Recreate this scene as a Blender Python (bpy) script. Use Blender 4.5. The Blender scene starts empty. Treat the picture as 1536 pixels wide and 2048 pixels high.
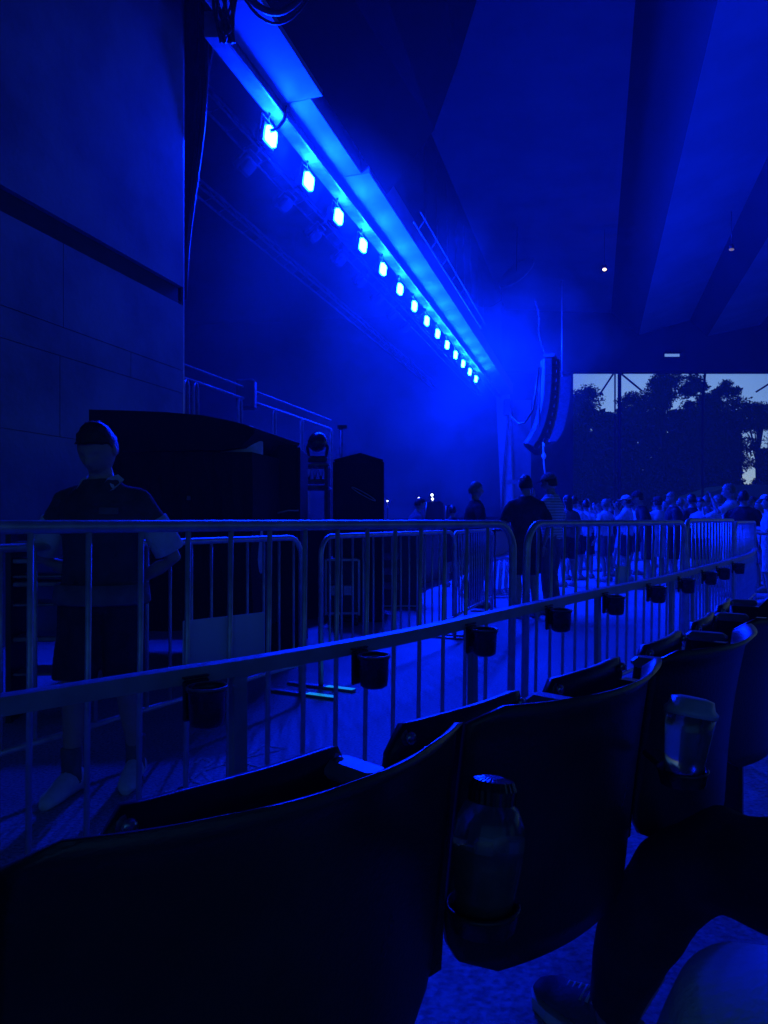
import bpy, bmesh, math, random
from mathutils import Vector, Matrix, noise
from math import sin, cos, pi, radians, sqrt, atan2, hypot

random.seed(7)
scene = bpy.context.scene
col = scene.collection

# ------------------------------------------------------------------ camera
F = 1500.0                       # focal length in photograph pixels (1536 x 2048)
H = 1.2                          # eye height
cam_d = bpy.data.cameras.new('camera')
cam = bpy.data.objects.new('camera', cam_d)
col.objects.link(cam)
cam.location = (0, 0, H)
cam.rotation_euler = (radians(90), 0, 0)
cam_d.sensor_fit = 'VERTICAL'
cam_d.sensor_height = 24.0
cam_d.lens = 24.0 * F / 2048.0
cam_d.shift_y = 16.0 / 2048.0
cam_d.clip_start = 0.02
cam_d.clip_end = 600
cam_d.dof.use_dof = False
scene.camera = cam

# ------------------------------------------------------------------ sky (dusk)
world = bpy.data.worlds.new('World')
scene.world = world
world.use_nodes = True
wn = world.node_tree
wn.nodes.clear()
sky = wn.nodes.new('ShaderNodeTexSky')
sky.sky_type = 'NISHITA'
sky.sun_disc = False
sky.sun_elevation = radians(8)
sky.sun_rotation = radians(20)
sky.air_density = 1.3
sky.dust_density = 0.6
sky.ozone_density = 6.0
bg = wn.nodes.new('ShaderNodeBackground')
bg.inputs['Strength'].default_value = 0.05
wo = wn.nodes.new('ShaderNodeOutputWorld')
tint = wn.nodes.new('ShaderNodeMix'); tint.data_type = 'RGBA'; tint.blend_type = 'MULTIPLY'
tint.inputs[0].default_value = 1.0
tint.inputs[7].default_value = (0.52, 0.88, 1.75, 1)
wn.links.new(sky.outputs[0], tint.inputs[6])
wn.links.new(tint.outputs[2], bg.inputs['Color'])
wn.links.new(bg.outputs[0], wo.inputs['Surface'])

scene.view_settings.view_transform = 'Standard'
scene.view_settings.look = 'None'
scene.view_settings.gamma = 1.0
scene.view_settings.exposure = 0.0
scene.cycles.max_bounces = 6
scene.cycles.volume_bounces = 1
scene.cycles.transparent_max_bounces = 12
scene.cycles.sample_clamp_indirect = 6.0
scene.cycles.use_denoising = True

LAMP = 2700.0                    # radiance of the stage flood lenses
BLUE = (0.0004, 0.014, 1.0)
SL = 422.0 / 1500.0              # stage front runs along (SL, 1)
ND = sqrt(1 + SL * SL)
AL = Vector((SL / ND, 1 / ND, 0))         # along the stage front
NO = Vector((1 / ND, -SL / ND, 0))        # towards the audience
YAW = atan2(AL.y, AL.x)


def S(x0, y, z):
    """point on a line parallel with the stage front, x0 its offset"""
    return Vector((x0 + SL * y, y, z))


def P(px, py, y):
    return Vector(((px - 768) / F * y, y, H + (1040 - py) / F * y))


# ------------------------------------------------------------------ materials
def mat(name, c, rough=0.6, metal=0.0, var=0.15, scale=8.0, bump=0.0, bscale=60.0, emit=None, es=0, trans=0.0, coat=0.0, spec=0.5):
    m = bpy.data.materials.new(name)
    m.use_nodes = True
    nt = m.node_tree
    b = nt.nodes['Principled BSDF']
    b.inputs['Roughness'].default_value = rough
    b.inputs['Metallic'].default_value = metal
    b.inputs['Transmission Weight'].default_value = trans
    b.inputs['Coat Weight'].default_value = coat
    b.inputs['Specular IOR Level'].default_value = spec
    tc = nt.nodes.new('ShaderNodeTexCoord')
    if var > 0:
        n = nt.nodes.new('ShaderNodeTexNoise')
        n.inputs['Scale'].default_value = scale
        n.inputs['Detail'].default_value = 5
        nt.links.new(tc.outputs['Object'], n.inputs['Vector'])
        mx = nt.nodes.new('ShaderNodeMix')
        mx.data_type = 'RGBA'
        mx.inputs[6].default_value = tuple(max(0, v * (1 - var)) for v in c) + (1,)
        mx.inputs[7].default_value = tuple(min(1, v * (1 + var)) for v in c) + (1,)
        rp = nt.nodes.new('ShaderNodeMapRange')
        rp.inputs[1].default_value = 0.35
        rp.inputs[2].default_value = 0.65
        nt.links.new(n.outputs['Fac'], rp.inputs[0])
        nt.links.new(rp.outputs[0], mx.inputs[0])
        nt.links.new(mx.outputs[2], b.inputs['Base Color'])
        rr = nt.nodes.new('ShaderNodeMapRange')
        rr.inputs[3].default_value = max(0.02, rough - 0.08)
        rr.inputs[4].default_value = min(1, rough + 0.08)
        nt.links.new(n.outputs['Fac'], rr.inputs[0])
        nt.links.new(rr.outputs[0], b.inputs['Roughness'])
    else:
        b.inputs['Base Color'].default_value = tuple(c) + (1,)
    if bump > 0:
        n2 = nt.nodes.new('ShaderNodeTexNoise')
        n2.inputs['Scale'].default_value = bscale
        n2.inputs['Detail'].default_value = 6
        nt.links.new(tc.outputs['Object'], n2.inputs['Vector'])
        bp = nt.nodes.new('ShaderNodeBump')
        bp.inputs['Strength'].default_value = bump
        bp.inputs['Distance'].default_value = 0.01
        nt.links.new(n2.outputs['Fac'], bp.inputs['Height'])
        nt.links.new(bp.outputs[0], b.inputs['Normal'])
    if emit:
        b.inputs['Emission Color'].default_value = tuple(emit) + (1,)
        b.inputs['Emission Strength'].default_value = es
    return m


M = {}
M['steel'] = mat('galvanised_steel', (0.5, 0.51, 0.52), 0.4, 0.55, 0.18, 14, 0.15, 90)
M['steel_dark'] = mat('worn_steel', (0.22, 0.22, 0.23), 0.5, 0.6, 0.25, 10, 0.15, 60)
M['rail'] = mat('grey_painted_rail', (0.34, 0.34, 0.36), 0.45, 0.1, 0.12, 12, 0.1, 80)
M['black'] = mat('black_plastic', (0.022, 0.022, 0.024), 0.26, 0.0, 0.3, 9, 0.08, 140)
M['seat'] = mat('dark_moulded_plastic', (0.03, 0.03, 0.034), 0.3, 0.0, 0.25, 6, 0.12, 160)
M['seat_pan'] = mat('dark_seat_plastic', (0.022, 0.022, 0.025), 0.36, 0.0, 0.25, 6, 0.12, 160)
M['rimm'] = mat('rim_highlight', (0.14, 0.14, 0.15), 0.25, 0, 0.2, 30)  # paler than the cup: highlight put into the rim's colour
M['arm'] = mat('grey_armrest_plastic', (0.2, 0.2, 0.21), 0.42, 0, 0.15, 20, 0.1, 120)
M['bolt'] = mat('bolt_steel', (0.6, 0.6, 0.6), 0.3, 0.9, 0.1, 30)
M['matt'] = mat('matt_black_cloth', (0.012, 0.012, 0.013), 0.85, 0, 0.3, 5, 0.3, 50)
M['case'] = mat('black_laminate', (0.03, 0.03, 0.032), 0.5, 0, 0.2, 10, 0.1, 70)
M['trim'] = mat('aluminium_trim', (0.45, 0.45, 0.46), 0.35, 0.85, 0.1, 20)
M['concrete'] = mat('painted_concrete', (0.24, 0.25, 0.27), 0.8, 0, 0.28, 1.1, 0.25, 18)
M['band'] = mat('dark_recess_band', (0.05, 0.05, 0.055), 0.8, 0, 0.2, 3)
M['plaster'] = mat('pale_plaster', (0.42, 0.43, 0.45), 0.7, 0, 0.1, 2.0, 0.25, 25)
M['soffit'] = mat('stained_soffit', (0.42, 0.44, 0.46), 0.75, 0, 0.35, 3.5, 0.4, 22)
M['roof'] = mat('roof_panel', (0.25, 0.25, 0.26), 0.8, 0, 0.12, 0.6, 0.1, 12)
M['roof_dark'] = mat('roof_steel_and_shade', (0.018, 0.018, 0.02), 0.8, 0, 0.2, 0.8)  # on the drop beams this near-black stands in for shade
M['drape'] = mat('stage_drape', (0.02, 0.02, 0.022), 0.95, 0, 0.3, 2, 0.3, 20)
M['deck'] = mat('stage_deck', (0.04, 0.04, 0.04), 0.6, 0, 0.25, 4, 0.2, 40)
M['skin'] = mat('skin', (0.42, 0.28, 0.22), 0.5, 0, 0.08, 10, 0.1, 90)
M['hair_d'] = mat('dark_hair', (0.03, 0.025, 0.02), 0.5, 0, 0.3, 40, 0.6, 90)
M['hair_l'] = mat('fair_hair', (0.2, 0.17, 0.12), 0.5, 0, 0.3, 40, 0.6, 90)
M['cl_d'] = mat('dark_cloth', (0.03, 0.032, 0.04), 0.9, 0, 0.25, 14, 0.3, 120)
M['cl_g'] = mat('charcoal_polo', (0.06, 0.062, 0.07), 0.9, 0, 0.2, 14, 0.3, 120)
M['cl_m'] = mat('mid_cloth', (0.14, 0.14, 0.16), 0.9, 0, 0.2, 14, 0.3, 120)
M['cl_l'] = mat('light_cloth', (0.6, 0.6, 0.6), 0.9, 0, 0.12, 14, 0.3, 120)
M['cl_w'] = mat('light_whitened_cloth', (0.82, 0.82, 0.8), 0.9, 0, 0.06, 14, 0.3, 120)  # whiteness stands in for light on the near knee
M['cl_p'] = mat('magenta_cloth', (0.5, 0.05, 0.4), 0.9, 0, 0.12, 14, 0.3, 120)
M['shoe'] = mat('canvas_shoe', (0.3, 0.3, 0.31), 0.8, 0, 0.15, 30, 0.2, 150)
M['shoe_w'] = mat('white_rubber', (0.7, 0.7, 0.68), 0.5, 0, 0.1, 30)
M['shoe_d'] = mat('dark_shoe', (0.04, 0.04, 0.04), 0.6, 0, 0.2, 30)
M['leaf'] = mat('leaves', (0.02, 0.03, 0.015), 0.7, 0, 0.35, 0.5)
M['bark'] = mat('bark', (0.05, 0.04, 0.03), 0.9, 0, 0.3, 3, 0.4, 10)
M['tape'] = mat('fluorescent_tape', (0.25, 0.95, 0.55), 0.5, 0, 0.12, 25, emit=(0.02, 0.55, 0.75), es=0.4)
M['sign'] = mat('white_plate', (0.62, 0.63, 0.64), 0.5, 0, 0.06, 6)
M['cable'] = mat('rubber_cable', (0.05, 0.05, 0.055), 0.35, 0, 0.15, 10)
M['rope'] = mat('pale_rope', (0.75, 0.8, 0.7), 0.9, 0, 0.2, 60, 0.5, 150)
M['lens'] = mat('flood_lens', (0.0, 0.0, 0.0), 0.5, 0, 0, emit=BLUE, es=LAMP)
M['lens_off'] = mat('dark_lens', (0.1, 0.1, 0.12), 0.12, 0, 0.05)
M['warm'] = mat('warm_lamp', (0, 0, 0), 0.5, 0, 0, emit=(1.0, 0.62, 0.3), es=9)
M['warm_dim'] = mat('dim_lamp', (0, 0, 0), 0.5, 0, 0, emit=(0.5, 0.4, 0.6), es=0.35)
M['led'] = mat('white_led', (0, 0, 0), 0.5, 0, 0, emit=(0.7, 0.8, 1.0), es=6)
M['chalk'] = mat('chalk', (0.62, 0.62, 0.6), 0.95, 0, 0.4, 60)
M['cup'] = mat('clear_plastic_cup', (0.55, 0.58, 0.6), 0.16, 0, 0.0, 20, trans=0.93)
M['ice'] = mat('ice_cubes', (0.8, 0.85, 0.9), 0.1, 0, 0, trans=0.7)
M['lid'] = mat('pale_plastic_lid', (0.4, 0.44, 0.46), 0.3, 0, 0.1, 20, 0.2, 100)
M['drink'] = mat('iced_drink', (0.1, 0.08, 0.06), 0.3, 0, 0.4, 40)
M['roofing'] = mat('metal_roofing', (0.1, 0.11, 0.11), 0.6, 0, 0.1, 1)
M['grille'] = mat('speaker_grille', (0.035, 0.035, 0.04), 0.55, 0.1, 0.25, 30, 0.4, 90)


def floor_mat():
    m = bpy.data.materials.new('asphalt')
    m.use_nodes = True
    nt = m.node_tree
    b = nt.nodes['Principled BSDF']
    tc = nt.nodes.new('ShaderNodeTexCoord')
    n1 = nt.nodes.new('ShaderNodeTexNoise'); n1.inputs['Scale'].default_value = 0.9; n1.inputs['Detail'].default_value = 6
    n2 = nt.nodes.new('ShaderNodeTexNoise'); n2.inputs['Scale'].default_value = 70; n2.inputs['Detail'].default_value = 3
    vo = nt.nodes.new('ShaderNodeTexVoronoi'); vo.inputs['Scale'].default_value = 55
    for q in (n1, n2, vo):
        nt.links.new(tc.outputs['Object'], q.inputs['Vector'])
    r1 = nt.nodes.new('ShaderNodeValToRGB')
    r1.color_ramp.elements[0].position = 0.3; r1.color_ramp.elements[0].color = (0.26, 0.26, 0.265, 1)
    r1.color_ramp.elements[1].position = 0.7; r1.color_ramp.elements[1].color = (0.40, 0.40, 0.40, 1)
    nt.links.new(n1.outputs['Fac'], r1.inputs[0])
    r2 = nt.nodes.new('ShaderNodeValToRGB')
    r2.color_ramp.elements[0].position = 0.35; r2.color_ramp.elements[0].color = (0.6, 0.6, 0.6, 1)
    r2.color_ramp.elements[1].position = 0.68; r2.color_ramp.elements[1].color = (1.5, 1.5, 1.5, 1)
    nt.links.new(n2.outputs['Fac'], r2.inputs[0])
    mx = nt.nodes.new('ShaderNodeMix'); mx.data_type = 'RGBA'; mx.blend_type = 'MULTIPLY'; mx.inputs[0].default_value = 1
    nt.links.new(r1.outputs[0], mx.inputs[6]); nt.links.new(r2.outputs[0], mx.inputs[7])
    nt.links.new(mx.outputs[2], b.inputs['Base Color'])
    b.inputs['Roughness'].default_value = 0.7
    bp = nt.nodes.new('ShaderNodeBump'); bp.inputs['Strength'].default_value = 0.6; bp.inputs['Distance'].default_value = 0.0032
    nt.links.new(vo.outputs['Distance'], bp.inputs['Height'])
    nt.links.new(bp.outputs[0], b.inputs['Normal'])
    return m


M['floor'] = floor_mat()


def stripe_mat():
    m = mat('striped_cloth', (0.6, 0.6, 0.6), 0.9, 0, 0.1, 14)
    nt = m.node_tree
    b = nt.nodes['Principled BSDF']
    tc = nt.nodes.new('ShaderNodeTexCoord')
    w = nt.nodes.new('ShaderNodeTexWave'); w.bands_direction = 'Z'; w.inputs['Scale'].default_value = 9
    w.inputs['Distortion'].default_value = 0.6
    nt.links.new(tc.outputs['Object'], w.inputs['Vector'])
    r = nt.nodes.new('ShaderNodeValToRGB')
    r.color_ramp.elements[0].color = (0.3, 0.3, 0.33, 1); r.color_ramp.elements[0].position = 0.4
    r.color_ramp.elements[1].color = (0.65, 0.65, 0.65, 1); r.color_ramp.elements[1].position = 0.6
    nt.links.new(w.outputs['Fac'], r.inputs[0])
    nt.links.new(r.outputs[0], b.inputs['Base Color'])
    return m


M['cl_s'] = stripe_mat()


# ------------------------------------------------------------------ mesh builder
class MB:
    def __init__(s):
        s.v = []; s.f = []; s.sm = []

    def add(s, vs, fs, smooth=False):
        o = len(s.v)
        s.v += [tuple(v) for v in vs]
        s.f += [tuple(i + o for i in f) for f in fs]
        s.sm += [smooth] * len(fs)

    def box(s, c, d, rz=0.0, mt=None):
        hx, hy, hz = d[0] / 2, d[1] / 2, d[2] / 2
        vs = [Vector((x, y, z)) for z in (-hz, hz) for (x, y) in ((-hx, -hy), (hx, -hy), (hx, hy), (-hx, hy))]
        R = mt if mt is not None else Matrix.Rotation(rz, 3, 'Z')
        c = Vector(c)
        s.add([R @ v + c for v in vs], [(3, 2, 1, 0), (4, 5, 6, 7), (0, 1, 5, 4), (1, 2, 6, 5), (2, 3, 7, 6), (3, 0, 4, 7)])

    def bbox(s, c, d, b=0.01, rz=0.0):
        """box with chamfered vertical and horizontal edges"""
        c = Vector(c); R = Matrix.Rotation(rz, 3, 'Z')
        hx, hy, hz = d[0] / 2, d[1] / 2, d[2] / 2
        rings = []
        for (z, i) in ((-hz, b), (-hz + b, 0), (hz - b, 0), (hz, b)):
            x, y = hx - i, hy - i
            k = b
            ring = [(-x + k, -y), (x - k, -y), (x, -y + k), (x, y - k), (x - k, y), (-x + k, y), (-x, y - k), (-x, -y + k)]
            rings.append([R @ Vector((p[0], p[1], z)) + c for p in ring])
        s.loft(rings, True, True, False)

    def loft(s, rings, cap0=True, cap1=True, smooth=True, closed=False):
        n = len(rings[0]); vs = [v for r in rings for v in r]; fs = []
        m = len(rings)
        for i in range(m - 1 + (1 if closed else 0)):
            a = i * n; b = ((i + 1) % m) * n
            for j in range(n):
                k = (j + 1) % n
                fs.append((a + j, a + k, b + k, b + j))
        if not closed:
            if cap0: fs.append(tuple(range(n - 1, -1, -1)))
            if cap1: fs.append(tuple((m - 1) * n + j for j in range(n)))
        s.add(vs, fs, smooth)

    def tube(s, pts, r, n=8, closed=False, smooth=True):
        pts = [Vector(p) for p in pts]
        m = len(pts)
        rs = r if isinstance(r, (list, tuple)) else [r] * m
        rings = []
        prev = None
        for i, p in enumerate(pts):
            if closed:
                t = pts[(i + 1) % m] - pts[i - 1]
            else:
                t = pts[min(i + 1, m - 1)] - pts[max(i - 1, 0)]
            t.normalize()
            if prev is None:
                up = Vector((0, 0, 1)) if abs(t.z) < 0.9 else Vector((1, 0, 0))
                a = t.cross(up).normalized()
            else:
                a = (prev - t * prev.dot(t)).normalized()
            prev = a
            b = t.cross(a)
            rings.append([p + (a * cos(2 * pi * j / n) + b * sin(2 * pi * j / n)) * rs[i] for j in range(n)])
        s.loft(rings, True, True, smooth, closed)

    def bar(s, pts, w, h):
        """rectangular section swept along a level polyline"""
        pts = [Vector(p) for p in pts]
        rings = []
        for i, p in enumerate(pts):
            t = pts[min(i + 1, len(pts) - 1)] - pts[max(i - 1, 0)]
            t.z = 0; t.normalize()
            a = Vector((-t.y, t.x, 0)) * (w / 2); b = Vector((0, 0, h / 2))
            rings.append([p - a - b, p + a - b, p + a + b, p - a + b])
        s.loft(rings, True, True, False)

    def lathe(s, prof, c=(0, 0, 0), n=20, smooth=True, ax=None):
        c = Vector(c); R = ax if ax is not None else Matrix.Identity(3)
        rings = [[R @ Vector((r * cos(2 * pi * j / n), r * sin(2 * pi * j / n), z)) + c for j in range(n)] for (r, z) in prof]
        s.loft(rings, True, True, smooth)

    def ell(s, c, rad, n=14, m=9, rot=None):
        c = Vector(c); R = rot if rot is not None else Matrix.Identity(3)
        rings = []
        for i in range(m):
            th = pi * (i + 0.5) / m
            rings.append([R @ Vector((rad[0] * sin(th) * cos(2 * pi * j / n), rad[1] * sin(th) * sin(2 * pi * j / n), -rad[2] * cos(th))) + c for j in range(n)])
        s.loft(rings, True, True, True)

    def prism(s, poly, a, b, ax='y'):
        """poly of (x, z) extruded along y from a to b"""
        n = len(poly)
        vs = [Vector((p[0], a, p[1])) for p in poly] + [Vector((p[0], b, p[1])) for p in poly]
        fs = [tuple(range(n)), tuple(range(2 * n - 1, n - 1, -1))]
        for i in range(n):
            k = (i + 1) % n
            fs.append((k, i, n + i, n + k))
        s.add(vs, fs)

    def quad(s, a, b, c, d):
        s.add([a, b, c, d], [(0, 1, 2, 3)])

    def mesh(s, name, m):
        me = bpy.data.meshes.new(name)
        me.from_pydata(s.v, [], s.f)
        me.polygons.foreach_set('use_smooth', s.sm)
        me.materials.append(m)
        me.update()
        bm = bmesh.new(); bm.from_mesh(me)
        bmesh.ops.recalc_face_normals(bm, faces=bm.faces)
        bm.to_mesh(me); bm.free()
        return me

    def build(s, name, m, parent=None, loc=None, rz=0.0):
        return link(name, s.mesh(name, m), parent, loc, rz)


def link(name, me, parent=None, loc=None, rz=0.0):
    o = bpy.data.objects.new(name, me)
    col.objects.link(o)
    if loc is not None: o.location = loc
    if rz: o.rotation_euler.z = rz
    if parent is not None: o.parent = parent
    return o


def tag(o, label=None, cat=None, group=None, kind=None):
    if label: o['label'] = label
    if cat: o['category'] = cat
    if group: o['group'] = group
    if kind: o['kind'] = kind
    return o


def thing(name, label, cat, loc=(0, 0, 0), rz=0.0, group=None):
    o = bpy.data.objects.new(name, None)
    o.empty_display_size = 0.1
    col.objects.link(o)
    o.location = loc
    o.rotation_euler.z = rz
    return tag(o, label, cat, group)


def copy_tree(o, parent=None):
    c = o.copy(); col.objects.link(c)
    if parent is not None: c.parent = parent
    for ch in list(o.children):
        copy_tree(ch, c)
    return c


def struct(mb, name, m):
    return tag(mb.build(name, M[m]), kind='structure')


def arc(c, r, a0, a1, n=6):
    """arc in x-z plane"""
    return [Vector((c[0] + r * cos(a0 + (a1 - a0) * i / n), 0, c[1] + r * sin(a0 + (a1 - a0) * i / n))) for i in range(n + 1)]


# ------------------------------------------------------------------ ground and seating tread
g = MB(); g.box((20, 60, -0.15), (400, 400, 0.3)); struct(g, 'ground', 'floor')

rail_pts = [(-2.1, 0.3), (-1.4, 0.96), (-0.80, 1.56), (-0.52, 1.84), (-0.32, 2.03), (0.08, 2.5), (0.47, 3.05), (1.14, 3.98), (1.8, 4.86), (2.46, 5.84), (3.23, 7.0), (4.1, 8.4), (4.9, 9.9)]
tr = MB()
edge = [(x + 0.12, y - 0.16) for (x, y) in rail_pts]
poly = edge + [(30, 9.9), (30, -12), (-2.1, -12)]
n = len(poly)
tr.add([(x, y, 0.004) for x, y in poly] + [(x, y, 0.15) for x, y in poly],
       [tuple(range(n)), tuple(range(2 * n - 1, n - 1, -1))] + [((i + 1) % n, i, n + i, n + (i + 1) % n) for i in range(n)])
struct(tr, 'seating_tread', 'floor')

# ------------------------------------------------------------------ side wall of the stage house
W0 = -5.6                       # wall plane offset
WY = 10.2                       # where the wall ends
wall = thing('block_wall', 'tall pale block wall on the left, crossed by one dark recessed band', 'wall', S(W0, 0, 0), 0)
wb = MB()


def wslab(mb, y0, y1, z0, z1, t0=0.0, t1=1.1):
    """slab in wall plane: t0 proud of plane, t1 thickness behind"""
    a, b = S(0, y0, 0), S(0, y1, 0)
    q = [a + NO * t0, b + NO * t0, b - NO * t1, a - NO * t1]
    mb.add([(v.x, v.y, z0) for v in q] + [(v.x, v.y, z1) for v in q],
           [(3, 2, 1, 0), (4, 5, 6, 7), (0, 1, 5, 4), (1, 2, 6, 5), (2, 3, 7, 6), (3, 0, 4, 7)])


def zw(sl): return H + sl * -W0
jt = 0.009
courses = [(0.0, 0.8), (0.8, zw(0.155)), (zw(0.155), zw(0.307)), (zw(0.307), zw(0.362)), (zw(0.362), zw(0.521))]
off = [7.9, 6.6, 7.85, 9.05, 7.9]
for (z0, z1), o in zip(courses, off):
    step = 2.7
    ys = [o + step * k for k in range(-8, 3)]
    ys = [-10] + [y for y in ys if -10 < y < WY - 0.3] + [WY]
    for a, b in zip(ys[:-1], ys[1:]):
        wslab(wb, a + jt / 2, b - (jt / 2 if b < WY else 0), z0 + jt / 2, z1 - jt / 2, 0.0, 0.3)
wslab(wb, -10, WY - 0.004, 0.002, zw(0.521) - 0.008, -0.018, 1.1)
wb.build('lower_wall', M['concrete'], wall)
bd = MB(); wslab(bd, -10, WY - 0.02, zw(0.521) - 0.006, zw(0.565) + 0.006, -0.07, 1.08); bd.build('recessed_band', M['band'], wall)
uw = MB(); wslab(uw, -10, WY, zw(0.565), 13.5, 0.0, 1.1); uw.build('upper_wall', M['concrete'], wall)
ct = MB(); wslab(ct, WY + 0.003, WY + 0.03, 0.1, 11.0, -0.001, 0.03); ct.build('corner_trim', M['trim'], wall)

# ------------------------------------------------------------------ stage: deck, back wall, ceiling
dk = MB()
dp = [S(-3.5, 8.2, 0), S(-3.2, 14, 0), S(-3.3, 28, 0), S(-4.0, 39.5, 0), S(-26, 39.5, 0), S(-26, 8.2, 0)]
n = len(dp)
dk.add([(v.x, v.y, 0.0) for v in dp] + [(v.x, v.y, 1.1) for v in dp],
       [tuple(range(n)), tuple(range(2 * n - 1, n - 1, -1))] + [((i + 1) % n, i, n + i, n + (i + 1) % n) for i in range(n)])
st = tag(dk.build('stage', M['deck']), 'low black stage deck running from the block wall to the far pillar', 'stage')
bw = MB()
a, b = S(-26, -4, 0), S(-26, 60, 0)
bw.add([a, b, b + NO * -0.4, a + NO * -0.4] + [v + Vector((0, 0, 14)) for v in (a, b, b + NO * -0.4, a + NO * -0.4)],
       [(3, 2, 1, 0), (4, 5, 6, 7), (0, 1, 5, 4), (1, 2, 6, 5), (2, 3, 7, 6), (3, 0, 4, 7)])
a, b = S(-26, 47, 0), S(-5.4, 44, 0)
dd = (b - a).normalized(); nn = Vector((-dd.y, dd.x, 0)) * 0.3
bw.add([a, b, b + nn, a + nn] + [v + Vector((0, 0, 14)) for v in (a, b, b + nn, a + nn)],
       [(3, 2, 1, 0), (4, 5, 6, 7), (0, 1, 5, 4), (1, 2, 6, 5), (2, 3, 7, 6), (3, 0, 4, 7)])
tag(bw.build('backdrop', M['drape']), 'dark drape closing the back and far side of the stage', 'stage drape')

# ------------------------------------------------------------------ proscenium lintel
lin = thing('proscenium_beam', 'long pale beam over the stage mouth, brightly lit by the row of blue floods', 'beam', S(-5, 10, 0))
loc0 = S(-5, 10, 0)


def strip(mb, prof, y0, y1):
    """closed profile of (x0, h) swept along the stage front (coordinates relative to loc0)"""
    r0 = [S(x, y0, H + h) - loc0 for x, h in prof]
    r1 = [S(x, y1, H + h) - loc0 for x, h in prof]
    mb.loft([r0, r1], True, True, False)


so = MB(); strip(so, [(-5.34, 6.6), (-5.04, 6.6), (-5.04, 6.95), (-5.34, 6.95)], 10.25, 40.2); so.build('soffit', M['soffit'], lin)
lp = MB(); strip(lp, [(-5.036, 6.52), (-5.0, 6.52), (-5.0, 6.64), (-5.036, 6.64)], 10.25, 40.2); lp.build('drip_edge', M['steel_dark'], lin)
sp = MB()
segs = [(4, 12.0, -4.40, 6.76), (12.0, 14.9, -4.47, 6.72), (14.9, 40.2, -4.42, 6.74)]
strip(sp, [(-4.998, 6.66), (-4.36, 6.78), (-4.36, 7.3), (-4.998, 7.3)], 9.5, 12.0)
strip(sp, [(-4.998, 6.66), (-4.56, 6.75), (-4.56, 7.3), (-4.998, 7.3)], 12.02, 14.6)
strip(sp, [(-4.998, 6.66), (-4.40, 6.76), (-4.40, 7.3), (-4.998, 7.3)], 14.62, 24)
strip(sp, [(-4.998, 6.66), (-4.40, 6.76), (-4.40, 7.3), (-4.998, 7.3)], 24.02, 40.2)
sp.build('splayed_panel', M['plaster'], lin)
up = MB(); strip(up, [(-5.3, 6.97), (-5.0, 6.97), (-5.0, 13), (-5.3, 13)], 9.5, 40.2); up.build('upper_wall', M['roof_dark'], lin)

# stage house ceiling and the walls behind the audience
sc_ = MB(); sc_.loft([[S(-27, -16, 13.4), S(-4.9, -16, 13.4), S(-4.9, -16, 13.9), S(-27, -16, 13.9)], [S(-27, 62, 13.4), S(-4.9, 62, 13.4), S(-4.9, 62, 13.9), S(-27, 62, 13.9)]], True, True, False)
tag(sc_.build('stage_ceiling', M['roof_dark']), 'dark ceiling high over the stage', 'ceiling')

# pillar at the far end
pl = thing('proscenium_pillar', 'bright pale pillar holding the far end of the lit beam', 'pillar', P(1010, 1240, 40))
pb = MB()
tl, trr, bl, br = P(992, 782, 40), P(1017, 782, 40), P(1004, 1072, 40), P(1029, 1072, 40)
o = pl.location
dv = AL * 0.7
pb.loft([[bl - o, br - o, br - o + dv, bl - o + dv], [tl - o, trr - o, trr - o + dv, tl - o + dv]], True, True, False)
pb.build('shaft', M['plaster'], pl)
pc = MB(); m0 = P(1003, 968, 39.98); m1 = P(1031, 968, 39.98)
pc.loft([[m0 - o, m1 - o, m1 - o + Vector((0, -0.05, 0)), m0 - o + Vector((0, -0.05, 0))], [v + Vector((0, 0, 0.22)) - o for v in (m0, m1, m1 + Vector((0, -0.05, 0)), m0 + Vector((0, -0.05, 0)))]], True, True, False)
pc.build('clamp_band', M['steel_dark'], pl)
cb = MB(); cb.tube([P(1018, 800, 39.7) - o, P(1014, 870, 39.6) - o, P(1007, 960, 39.6) - o, P(1004, 1040, 39.6) - o], 0.07, 6); cb.build('cable', M['cable'], pl)
jb = MB(); jb.bbox(P(1014, 815, 39.7) - o, (0.35, 0.3, 0.9), 0.04); jb.build('junction_box', M['case'], pl)
sb = MB()
q0, q1 = P(1024, 1072, 41.5), P(1060, 1072, 41.5)
sb.box(((q0.x + q1.x) / 2, 41.5, 0) + Vector((0, 0, 3.9)) if False else Vector(((q0.x + q1.x) / 2, 41.5, 3.9)), (q1.x - q0.x, 0.5, 7.8))
tag(sb.build('wing_panel', M['concrete']), 'dull grey slab standing just right of the bright pillar', 'panel')

# ------------------------------------------------------------------ pavilion roof: saw-tooth panels, bulkhead, end fascia
roof = thing('pavilion_roof', 'huge folded roof over the seats with lit slopes and beams coloured dark for shade', 'roof', (0, 0, 0))
prof = [(-5.0, 11.8), (0.9, 11.6), (2.45, 10.36), (5.32, 11.2), (6.3, 10.3), (9.24, 10.92), (10.2, 10.1), (13.2, 10.8), (14.2, 9.95), (17.4, 10.6), (18.3, 9.8), (21.6, 10.4), (22.6, 9.6), (26, 10.2), (27, 9.4), (34, 9.6)]
YE = 42.0


def roof_strip(mb, pts, y0, y1, th=0.25):
    ring0 = [S(x, y0, H + h) for x, h in pts] + [S(x, y0, H + h + th) for x, h in reversed(pts)]
    ring1 = [S(x, y1, H + h) for x, h in pts] + [S(x, y1, H + h + th) for x, h in reversed(pts)]
    mb.loft([ring0, ring1], True, True, False)


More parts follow.
